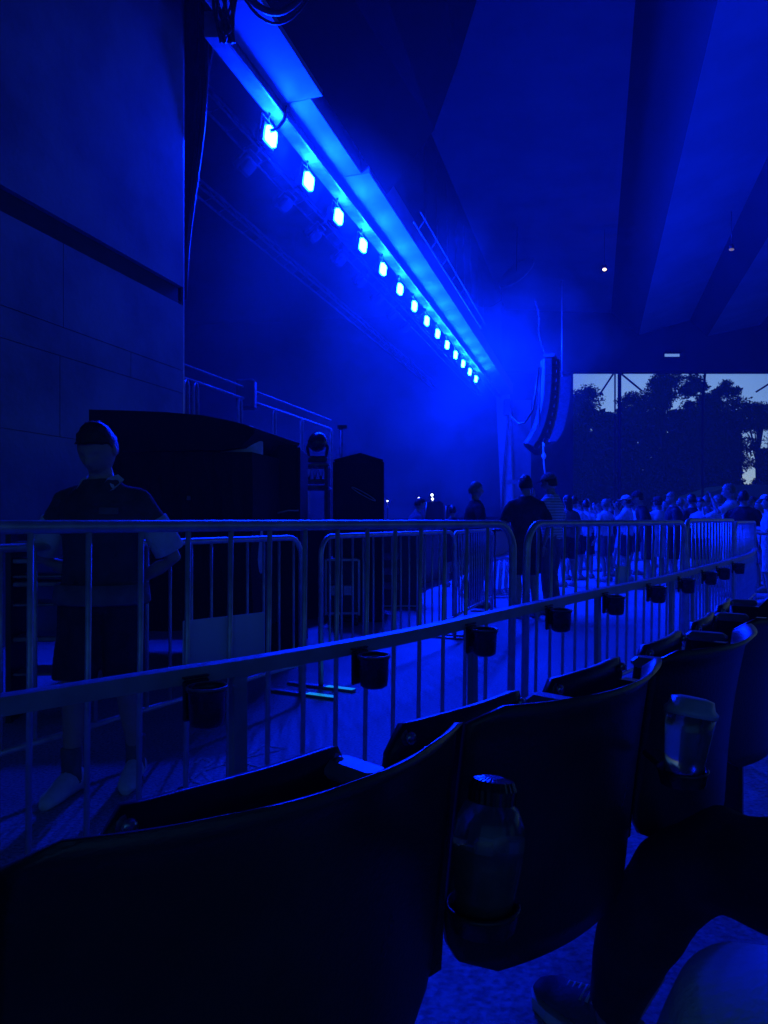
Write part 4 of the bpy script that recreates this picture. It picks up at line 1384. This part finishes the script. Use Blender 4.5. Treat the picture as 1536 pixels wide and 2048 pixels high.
q = MB(); q.bbox(Vector((-0.085, 0.137, 1.33)) * gs, (0.085, 0.006, 0.03), 0.002); q.build('name_patch', M['cl_m'], gt)
q = MB(); etube(q, [(Vector((0, 0, 0.985)) * gs, 0.222 * gs, 0.168 * gs), (Vector((0, 0, 0.90)) * gs, 0.232 * gs, 0.176 * gs), (Vector((0, 0, 0.89)) * gs, 0.225 * gs, 0.17 * gs), (Vector((0, 0, 0.985)) * gs, 0.20 * gs, 0.15 * gs)])
q.build('shirt_hem', M['cl_m'], gt)
for sd_ in (-1, 1):
    q = MB(); a_, b_ = GJ['sh', sd_], GJ['el', sd_]
    q.tube([a_.lerp(b_, 0.30), a_.lerp(b_, 0.5), a_.lerp(b_, 0.86), a_.lerp(b_, 0.88)], [0.064, 0.070, 0.070, 0.060], 16)
    q.build('sleeve', M['cl_l'], gt)
for sd_ in (-1, 1):
    q = MB(); a_ = GJ['ank', sd_]
    q.tube([a_ + Vector((0, 0, -0.03)), a_ + Vector((0, 0, 0.03)), a_ + Vector((0, -0.002, 0.12)), a_ + Vector((0, -0.002, 0.125))], [0.044, 0.042, 0.046, 0.040], 14)
    q.build('sock', M['cl_m'], gt)

G1 = 'people talking beside the pillar'
G2 = 'crowd waiting beyond the barriers'
def at(px, y): return (P(px, 0, y).x, y)
person('fair-haired person in a dark top facing right, left of the bright pillar', *at(950, 10.4), -75, h=1.74, shirt='cl_d', pants='cl_d', hair='hair_l', arms=('down', 'bent'), shorts=False, group=G1)
person('broad person in a dark T-shirt and black shorts seen from behind', *at(1052, 9.2), 12, h=1.76, shirt='cl_d', pants='cl_d', hair='hair_d', arms=('bent', 'down'), build=1.15, group=G1, turn=-10)
person('person in a peaked cap and striped light shirt facing left at the centre gap', *at(1103, 9.6), 55, h=1.80, shirt='cl_s', pants='cl_m', hair='hair_d', cap='cl_m', arms=('face', 'down'), shorts=False, group=G1, nod=10, build=1.08)
person('person in pale shirt on the stage edge bowed over the small white lamps', *at(826, 12.5), -70, h=1.58, shirt='cl_m', pants='cl_d', arms=('bent', 'bent'), group=G1, nod=15, bend=0.15)
person('small dark-haired person left of the fair-haired one', *at(905, 13.5), 10, h=1.47, shirt='cl_d', pants='cl_d', group=G1)
person('person with loose dark hair just right of the striped shirt', *at(1136, 13.5), 20, h=1.66, shirt='cl_m', pants='cl_d', long_hair=True, group=G2)
person('dark-haired person in a light top in front of the crowd, left part', *at(1172, 15.5), -20, h=1.62, shirt='cl_l', pants='cl_d', arms=('bent', 'down'), group=G2)
person('person in light clothes raising a hand beside the dark-haired one', *at(1201, 17.5), 40, h=1.58, shirt='cl_l', pants='cl_l', arms=('raise', 'face'), group=G2)
person('person in dark clothes left of the white cap', *at(1222, 16), 70, h=1.66, shirt='cl_d', pants='cl_m', arms=('bent', 'bent'), group=G2)
person('person in a white cap and light shirt with black shorts, hands at the face', *at(1254, 14.5), 60, h=1.68, shirt='cl_l', pants='cl_d', cap='cl_l', arms=('face', 'up'), group=G2)
person('person in a dark cap leaning left beside the white cap', *at(1296, 13), 75, h=1.70, shirt='cl_d', pants='cl_d', cap='cl_d', arms=('bent', 'bent'), bend=0.22, nod=10, group=G2)
person('short-haired person in a dark shirt facing left in mid crowd', *at(1347, 13.2), 80, h=1.70, shirt='cl_d', pants='cl_d', hair='hair_l', arms=('bent', 'bent'), build=1.15, group=G2, nod=8)
person('person in a dark shirt seen from behind, third to the left of the embracing pair', *at(1384, 13.8), 20, h=1.69, shirt='cl_d', pants='cl_m', build=1.1, group=G2)
person('pale-haired person with a bowed head left of the magenta top', *at(1413, 14.5), -30, h=1.69, shirt='cl_m', pants='cl_l', hair='hair_l', group=G2, nod=12)
person('person in a magenta top behind the barrier bars', *at(1432, 16), 0, h=1.50, shirt='cl_p', pants='cl_d', group=G2)
person('fair-haired person in a light shirt embracing someone near the right edge', *at(1462, 11.8), 60, h=1.78, shirt='cl_l', pants='cl_l', hair='hair_l', arms=('up', 'bent'), group=G2, nod=10)
person('person in a black top seen from behind, in the embrace near the right edge', *at(1487, 11.5), -30, h=1.66, shirt='cl_d', pants='cl_d', hair='hair_d', arms=('up', 'down'), build=1.15, group=G2)
person('person in light clothes standing at the far right edge', *at(1522, 12.5), 90, h=1.55, shirt='cl_l', pants='cl_m', hair='hair_l', arms=('bent', 'down'), group=G2)
person('person in a light top and dark shorts deep in the crowd', *at(1318, 19), 10, h=1.60, shirt='cl_m', pants='cl_l', group=G2)
person('dark person far behind the raised hand', *at(1190, 21), 150, h=1.7, shirt='cl_m', pants='cl_d', group=G2)
person('person half hidden left of the pale-haired one', *at(1368, 17.5), -120, h=1.72, shirt='cl_m', pants='cl_d', hair='hair_l', group=G2)

person('person in a dark hoodie between the raised hand and the white cap', *at(1236, 18.5), -60, h=1.68, shirt='cl_m', pants='cl_l', hair='hair_d', arms=('face', 'down'), group=G2, long_hair=True)
person('tall person with dark hair far behind the leaning dark cap', *at(1277, 22), 30, h=1.8, shirt='cl_l', pants='cl_d', arms=('bent', 'bent'), group=G2)
person('person with long hair in front of the short-haired one', *at(1331, 16.5), -100, h=1.62, shirt='cl_l', pants='cl_l', hair='hair_l', long_hair=True, group=G2)
person('person in a light cap left of the magenta top', *at(1400, 18.5), 90, h=1.76, shirt='cl_l', pants='cl_m', cap='cl_m', arms=('up', 'down'), group=G2)
person('person with a raised arm between the magenta top and the embrace', *at(1445, 19), 160, h=1.72, shirt='cl_m', pants='cl_l', arms=('raise', 'down'), group=G2)
person('slim long-haired person right of the embrace', *at(1506, 15), -40, h=1.68, shirt='cl_l', pants='cl_d', long_hair=True, arms=('down', 'bent'), group=G2)
person('person in pale clothes at the edge, nearer than the others', *at(1540, 10.5), 60, h=1.55, shirt='cl_l', pants='cl_l', arms=('bent', 'bent'), group=G2)
person('person with dark hair walking left, right of the loose-haired one', *at(1157, 18), 85, h=1.66, shirt='cl_m', pants='cl_l', step=0.15, group=G2)
person('person deep behind the two light tops at the left of the crowd', *at(1181, 25), 0, h=1.75, shirt='cl_d', pants='cl_m', group=G2)
person('far person in light clothes behind the dark cap', *at(1308, 27), 180, h=1.75, shirt='cl_l', pants='cl_d', group=G2)
person('far person in dark clothes left of the magenta top', *at(1423, 24), 0, h=1.8, shirt='cl_d', pants='cl_d', group=G2)
for px_, y_, f_, h_, sh_, pn_, hr_, ar_, cp_, lb_ in (
    (1148, 15.0, -40, 1.68, 'cl_l', 'cl_d', 'hair_d', ('bent', 'face'), None, 'person in a light top just right of the loose dark hair, hand at chin'),
    (1212, 14.6, 30, 1.62, 'cl_l', 'cl_m', 'hair_l', ('down', 'up'), None, 'person in a pale top turned half away, left of the white cap'),
    (1266, 16.5, -90, 1.66, 'cl_l', 'cl_d', 'hair_d', ('bent', 'bent'), None, 'person in a light shirt between the white cap and the dark cap'),
    (1316, 14.2, 10, 1.64, 'cl_l', 'cl_l', 'hair_d', ('down', 'down'), 'cl_d', 'person in a pale shirt and dark cap right of the leaning one'),
    (1361, 15.5, -20, 1.67, 'cl_m', 'cl_l', 'hair_l', ('face', 'down'), None, 'person in a grey top just right of the short-haired one'),
    (1402, 13.6, 150, 1.60, 'cl_l', 'cl_d', 'hair_d', ('bent', 'bent'), None, 'small person in a light top facing away, left of the bowed head'),
    (1438, 13.4, 40, 1.66, 'cl_l', 'cl_l', 'hair_l', ('up', 'up'), None, 'person in light clothes with both hands up, left of the embrace'),
    (1498, 13.2, -70, 1.60, 'cl_l', 'cl_d', 'hair_l', ('down', 'bent'), None, 'fair-haired person turned right, just behind the embrace'),
    (1531, 14.8, 10, 1.70, 'cl_l', 'cl_m', 'hair_d', ('bent', 'down'), 'cl_l', 'person in a pale cap among the group at the right edge')):
    person(lb_, *at(px_, y_), f_, h=h_, shirt=sh_, pants=pn_, hair=hr_, arms=ar_, cap=cp_, group=G2, voxel=0.02, step=0.05)

# seated neighbour: trousered leg with a laced shoe, and a near bare knee covered in white to look brightly lit
nb_ = thing('person', 'seated neighbour at the right with black trouser legs and a laced shoe', 'person', (1.05, 0.85, 0.15))
o = nb_.location.copy()
def L(x, y, z): return Vector((x, y, z)) - o
b = MB()
b.tube([L(1.05, 0.85, 0.60), L(0.80, 1.12, 0.61), L(0.60, 1.33, 0.60), L(0.54, 1.39, 0.54), L(0.475, 1.42, 0.40), L(0.445, 1.46, 0.24)], [0.12, 0.105, 0.09, 0.085, 0.07, 0.055], 16)
b.tube([L(1.15, 0.95, 0.58), L(1.1, 1.3, 0.60), L(1.06, 1.55, 0.57), L(1.05, 1.6, 0.5), L(1.05, 1.6, 0.36), L(1.05, 1.6, 0.22)], [0.12, 0.1, 0.085, 0.08, 0.07, 0.055], 16)
b.ell(L(1.12, 0.84, 0.66), (0.19, 0.16, 0.17))
remesh(b, 'trousers', M['cl_d'], 0.014, nb_, 4, 0.01)
b = MB()
b.tube([L(0.50, 1.44, 0.36), L(0.452, 1.475, 0.22), L(0.45, 1.475, 0.19)], [0.05, 0.042, 0.042], 12)
b.tube([L(1.05, 1.6, 0.33), L(1.05, 1.6, 0.2)], [0.05, 0.042], 12)
etube(b, [(L(1.12, 0.80, 0.7), 0.15, 0.11), (L(1.14, 0.76, 0.95), 0.16, 0.11), (L(1.15, 0.74, 1.15), 0.16, 0.1), (L(1.15, 0.74, 1.25), 0.06, 0.06), (L(1.14, 0.75, 1.34), 0.055, 0.055)])
ex = MB(); head_mesh(ex, L(1.12, 0.78, 1.42), 1.0, Matrix.Rotation(radians(40), 3, 'Z'))
remesh(b, 'body', M['skin'], 0.014, nb_, 3, extra=ex)
b = MB(); etube(b, [(L(1.12, 0.81, 0.68), 0.18, 0.14), (L(1.14, 0.76, 0.95), 0.18, 0.13), (L(1.15, 0.74, 1.15), 0.18, 0.12), (L(1.15, 0.74, 1.24), 0.09, 0.08)]); b.build('shirt', M['cl_d'], nb_)
b = MB(); b.ell(L(1.13, 0.77, 1.47), (0.086, 0.1, 0.09)); b.build('hair', M['hair_d'], nb_)


def shoe(parent, heel, toe, base):
    heel = Vector(heel); toe = Vector(toe)
    d_ = (toe - heel); ln = d_.length; d_.normalize(); n_ = Vector((-d_.y, d_.x, 0))
    q = MB(); rings = []
    for (u, wv, z0_, zt_) in ((0.0, 0.02, 0.02, 0.07), (0.03, 0.036, 0.015, 0.10), (0.2, 0.042, 0.015, 0.105), (0.4, 0.044, 0.015, 0.10), (0.55, 0.047, 0.015, 0.088), (0.72, 0.05, 0.015, 0.07), (0.88, 0.044, 0.015, 0.058), (0.97, 0.028, 0.015, 0.045), (1.0, 0.012, 0.018, 0.035)):
        c_ = heel + d_ * u * ln
        rings.append([c_ + n_ * wv * cos(th) * (1 - 0.25 * max(0, sin(th))) + Vector((0, 0, z0_ + (zt_ - z0_) * (0.5 + 0.5 * sin(th)))) for th in [2 * pi * j / 16 for j in range(16)]])
    q.loft(rings)
    so_ = q.build('shoe', M['cl_m'], parent)
    q = MB(); rings = []
    for (u, wv) in ((-0.01, 0.012), (0.02, 0.036), (0.2, 0.046), (0.5, 0.05), (0.72, 0.055), (0.9, 0.047), (0.985, 0.028), (1.01, 0.012)):
        c_ = heel + d_ * u * ln
        rings.append([c_ - n_ * wv + Vector((0, 0, 0.001)), c_ + n_ * wv + Vector((0, 0, 0.001)), c_ + n_ * wv * 1.02 + Vector((0, 0, 0.026)), c_ - n_ * wv * 1.02 + Vector((0, 0, 0.026))])
    q.loft(rings, True, True, False); q.build('sole', M['shoe_w'], so_)
    q = MB()
    for k in range(6):
        u = 0.34 + 0.06 * k; zt_ = 0.108 - 0.006 * k
        c_ = heel + d_ * u * ln
        q.tube([c_ - n_ * 0.028 + Vector((0, 0, zt_ - 0.018)), c_ + d_ * 0.006 + Vector((0, 0, zt_ - 0.0)), c_ + n_ * 0.028 + Vector((0, 0, zt_ - 0.018))], 0.0045, 6)
    q.build('laces', M['shoe_w'], so_)


shoe(nb_, L(0.485, 1.42, 0.15), L(0.345, 1.66, 0.15), 0)
shoe(nb_, L(1.07, 1.54, 0.15), L(1.0, 1.8, 0.15), 0)

kn = thing('person', 'seated person whose knee, coloured pale for the light on it, fills the bottom right corner', 'person', (0.95, 0.35, 0.15))
o = kn.location.copy()
b = MB()
KP = [L(0.84, 0.22, 0.63), L(0.60, 0.46, 0.69), L(0.41, 0.64, 0.725), L(0.355, 0.69, 0.705), L(0.33, 0.74, 0.60), L(0.33, 0.78, 0.40), L(0.36, 0.78, 0.19)]
KR = [0.11, 0.108, 0.102, 0.094, 0.075, 0.065, 0.04]
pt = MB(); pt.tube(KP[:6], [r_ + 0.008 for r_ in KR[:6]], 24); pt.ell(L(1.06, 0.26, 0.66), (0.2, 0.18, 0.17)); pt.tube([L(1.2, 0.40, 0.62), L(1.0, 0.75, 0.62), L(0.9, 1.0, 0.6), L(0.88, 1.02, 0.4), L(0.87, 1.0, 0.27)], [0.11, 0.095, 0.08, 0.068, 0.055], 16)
remesh(pt, 'trousers', M['cl_w'], 0.012, kn, 5, 0.006)  # white trousers put over the bare knee in place of strong light
b.tube(KP, KR, 20)
b.tube([L(1.2, 0.40, 0.62), L(1.0, 0.75, 0.62), L(0.9, 1.0, 0.6), L(0.88, 1.02, 0.4), L(0.87, 1.0, 0.2)], [0.1, 0.085, 0.07, 0.058, 0.04], 16)
b.ell(L(1.08, 0.28, 0.66), (0.18, 0.16, 0.16))
etube(b, [(L(1.1, 0.2, 0.7), 0.15, 0.11), (L(1.12, 0.12, 0.95), 0.16, 0.11), (L(1.12, 0.1, 1.15), 0.16, 0.1), (L(1.12, 0.1, 1.25), 0.06, 0.06), (L(1.12, 0.12, 1.34), 0.055, 0.055)])
ex = MB(); head_mesh(ex, L(1.12, 0.14, 1.42), 1.0, Matrix.Rotation(radians(40), 3, 'Z'))
remesh(b, 'body', M['skin'], 0.013, kn, 5, extra=ex)
b = MB(); etube(b, [(L(1.1, 0.2, 0.66), 0.19, 0.16), (L(1.12, 0.12, 0.95), 0.18, 0.13), (L(1.12, 0.1, 1.15), 0.18, 0.12), (L(1.12, 0.1, 1.24), 0.09, 0.08)]); b.build('shirt', M['cl_m'], kn)
b = MB(); b.ell(L(1.13, 0.13, 1.47), (0.086, 0.1, 0.09)); b.build('hair', M['hair_d'], kn)
shoe(kn, L(0.39, 0.72, 0.15), L(0.30, 0.98, 0.15), 0)
shoe(kn, L(0.90, 0.96, 0.15), L(0.80, 1.2, 0.15), 0)

# ------------------------------------------------------------------ sky opening: roof posts, trees, building
tp = thing('roof_post', 'dark twin post with two diagonal braces under the far roof edge', 'roof post', (P(1235, 0, 44).x, 44, 0))
o = tp.location.copy()
b = MB()
for px, r in ((1230, 0.05), (1239, 0.11)):
    b.tube([(P(px, 0, 44).x - o.x, 0, 0), (P(px, 0, 44).x - o.x, 0, P(0, 738, 44).z)], r, 8)
b.build('column', M['roof_dark'], tp)
b = MB()
b.tube([P(1229, 744, 44) - o, P(1200, 788, 44) - o], 0.055, 6)
b.tube([P(1238, 744, 44) - o, P(1284, 782, 44) - o], 0.055, 6)
b.build('brace', M['roof_dark'], tp)
tp = thing('roof_post', 'single slanted strut in front of the tallest tree', 'roof post', (P(1405, 0, 46).x, 46, 0))
o = tp.location.copy()
b = MB(); b.tube([(0, 0, 0), (0, 0, 6.5), P(1405, 800, 46) - o, P(1411, 738, 46) - o], 0.075, 7); b.build('column', M['roof_dark'], tp)
tp = thing('roof_post', 'diagonal brace crossing the sky at the right edge', 'roof post', (P(1590, 0, 44).x, 44, 0))
o = tp.location.copy()
b = MB(); b.tube([(0, 0, 0), (0, 0, 8.2)], 0.16, 8); b.build('column', M['roof_dark'], tp)
b = MB(); b.tube([P(1590, 735, 44) - o, P(1512, 784, 44) - o], 0.055, 6); b.build('brace', M['roof_dark'], tp)


def tree(px, py_top, half_px, Y, label, density=1.0, py_bot=1000, seed=1, name='broadleaf_tree'):
    rnd = random.Random(seed)
    base = P(px, 1040, Y); base.z = 0
    t = thing(name, label, 'tree', base, 0, 'trees beyond the roof')
    top = P(px, py_top, Y).z
    rad = half_px / F * Y
    zl = P(0, py_bot, Y).z
    b = MB()
    b.tube([(0, 0, 0), (0.1, 0, top * 0.3), (-0.1, 0.1, top * 0.6), (0.05, 0, top * 0.85)], [0.45, 0.35, 0.22, 0.08], 8)
    cl = []
    for k in range(64):
        th = rnd.uniform(0, 2 * pi); v = rnd.random()
        z = zl + (top - zl) * v
        prof_ = sqrt(max(0.05, 1 - ((v - 0.42) / 0.62) ** 2))
        r = rad * prof_ * sqrt(rnd.random()) * 0.85
        c = Vector((r * cos(th), r * sin(th), z))
        cl.append((c, rad * rnd.uniform(0.2, 0.48)))
        if k % 6 == 0:
            b.tube([(0, 0, z * 0.6), c * 0.55 + Vector((0, 0, z * 0.35)), c], [0.12, 0.07, 0.03], 5)
    cl.append((Vector((0, 0, top - rad * 0.28)), rad * 0.3))
    b.build('trunk', M['bark'], t)
    vs, fs_ = [], []
    for c, cr_ in cl:
        nl = int(270 * density)
        for _ in range(nl):
            u = Vector((rnd.gauss(0, 1), rnd.gauss(0, 1), rnd.gauss(0, 1))).normalized() * cr_ * rnd.random() ** 0.4
            u.z *= 0.7; u *= 1 + 0.35 * noise.noise(u.normalized() * 2.5 + c)
            p = c + u
            a = Vector((rnd.uniform(-1, 1), rnd.uniform(-1, 1), rnd.uniform(-1, 1))).normalized()
            e = a.cross(Vector((rnd.uniform(-1, 1), rnd.uniform(-1, 1), rnd.uniform(-1, 1)))).normalized()
            s_ = rnd.uniform(0.09, 0.22)
            i0 = len(vs)
            vs += [p - a * s_, p + e * s_ * 0.5, p + a * s_, p - e * s_ * 0.5]
            fs_.append((i0, i0 + 1, i0 + 2, i0 + 3))
    me = bpy.data.meshes.new('crown'); me.from_pydata(vs, [], fs_); me.materials.append(M['leaf']); me.update()
    link('crown', me, t)


tree(1163, 783, 54, 86, 'tree at the left of the sky opening, its top level and ragged', 1.0, seed=3)
tree(1262, 790, 40, 98, 'tree right of the narrow sky notch', 1.1, seed=4)
tree(1218, 822, 46, 104, 'low tree filling the bottom of the sky notch', 1.1, seed=14)
tree(1328, 749, 62, 90, 'tallest tree, touching the roof edge', 1.2, seed=5)
tree(1395, 757, 50, 84, 'tree behind the slanted strut', 1.2, seed=6)
tree(1456, 770, 52, 88, 'tree right of the strut, level with the roof edge', 1.2, seed=7)
tree(1516, 812, 44, 92, 'thin airy tree at the right edge with sky showing through', 0.42, 860, seed=8)
tree(1590, 770, 70, 86, 'tree cut off by the right picture edge', 0.8, seed=9)
tree(1535, 905, 26, 80, 'small dark tree low at the right edge', 0.9, 1000, seed=19)
# dark wood under the crowns
rnd = random.Random(5)
vs, fs_ = [], []
for _ in range(34000):
    Y = rnd.uniform(92, 112)
    px = rnd.uniform(1080, 1720)
    top_ = 822 + 16 * noise.noise(Vector((px * 0.02, 0, 0))) + 10 * noise.noise(Vector((px * 0.08, 3, 0)))
    if 1482 < px < 1516: top_ = 972
    if px >= 1516: top_ = 900
    py = rnd.uniform(top_, 1030)
    p = P(px, py, Y)
    a = Vector((rnd.uniform(-1, 1), rnd.uniform(-1, 1), rnd.uniform(-1, 1))).normalized()
    e = a.cross(Vector((rnd.uniform(-1, 1), rnd.uniform(-1, 1), rnd.uniform(-1, 1)))).normalized()
    s_ = rnd.uniform(0.25, 0.55)
    i0 = len(vs); vs += [p - a * s_, p + e * s_ * 0.6, p + a * s_, p - e * s_ * 0.6]; fs_.append((i0, i0 + 1, i0 + 2, i0 + 3))
me = bpy.data.meshes.new('woodland'); me.from_pydata(vs, [], fs_); me.materials.append(M['leaf'])
tag(link('woodland', me), 'dark mass of distant trees behind the crowd', 'woodland', kind='stuff')
bl = thing('park_building', 'low building with a pale roof edge behind the embracing pair', 'building', (P(1490, 0, 62).x, 62, 0))
b = MB(); b.box((0, 0, 1.5), (6, 4, 3.0)); b.build('wall', M['case'], bl)
b = MB(); zt = P(0, 972, 62).z
b.prism([(-5.2, 3.0), (5.0, 3.0), (4.6, zt), (-2.0, zt)], -2.6, 2.6); b.build('roof', M['roofing'], bl)

# ------------------------------------------------------------------ stage haze over the whole place
hz_ = MB(); hz_.box((20, 52, 9), (150, 150, 20.4))
hm_ = bpy.data.materials.new('haze')
hm_.use_nodes = True
nt = hm_.node_tree
nt.nodes.clear()
pv = nt.nodes.new('ShaderNodeVolumePrincipled')
pv.inputs['Color'].default_value = (0.9, 0.92, 0.95, 1)
pv.inputs['Density'].default_value = 0.0018
pv.inputs['Anisotropy'].default_value = 0.25
mo = nt.nodes.new('ShaderNodeOutputMaterial')
nt.links.new(pv.outputs[0], mo.inputs['Volume'])
tag(hz_.build('haze', hm_), kind='stuff')

sk = MB()
sk.loft([[S(-8, 10.9, 1.13), S(-5.7, 10.9, 1.2), S(-4.4, 10.9, 9.5), S(-4.9, 10.9, 12.5), S(-9, 10.9, 8.0)], [S(-12, 39, 1.13), S(-4.0, 39, 1.4), S(2.0, 39, 10.5), S(-4.9, 39, 12.5), S(-12, 39, 8.0)]], True, True, False)
km = bpy.data.materials.new('stage_smoke')
km.use_nodes = True
nt = km.node_tree
nt.nodes.clear()
pv = nt.nodes.new('ShaderNodeVolumePrincipled')
pv.inputs['Color'].default_value = (0.95, 0.95, 0.95, 1)
tc = nt.nodes.new('ShaderNodeTexCoord')
no = nt.nodes.new('ShaderNodeTexNoise'); no.inputs['Scale'].default_value = 0.45; no.inputs['Detail'].default_value = 3
nt.links.new(tc.outputs['Object'], no.inputs['Vector'])
mr = nt.nodes.new('ShaderNodeMapRange')
mr.inputs[1].default_value = 0.40; mr.inputs[2].default_value = 0.72; mr.inputs[3].default_value = 0.0035; mr.inputs[4].default_value = 0.032
nt.links.new(no.outputs['Fac'], mr.inputs[0])
nt.links.new(mr.outputs[0], pv.inputs['Density'])
pv.inputs['Anisotropy'].default_value = 0.0
mo = nt.nodes.new('ShaderNodeOutputMaterial')
nt.links.new(pv.outputs[0], mo.inputs['Volume'])
tag(sk.build('smoke', km), 'drifting blue-lit smoke in the far half of the stage mouth', 'smoke', kind='stuff')
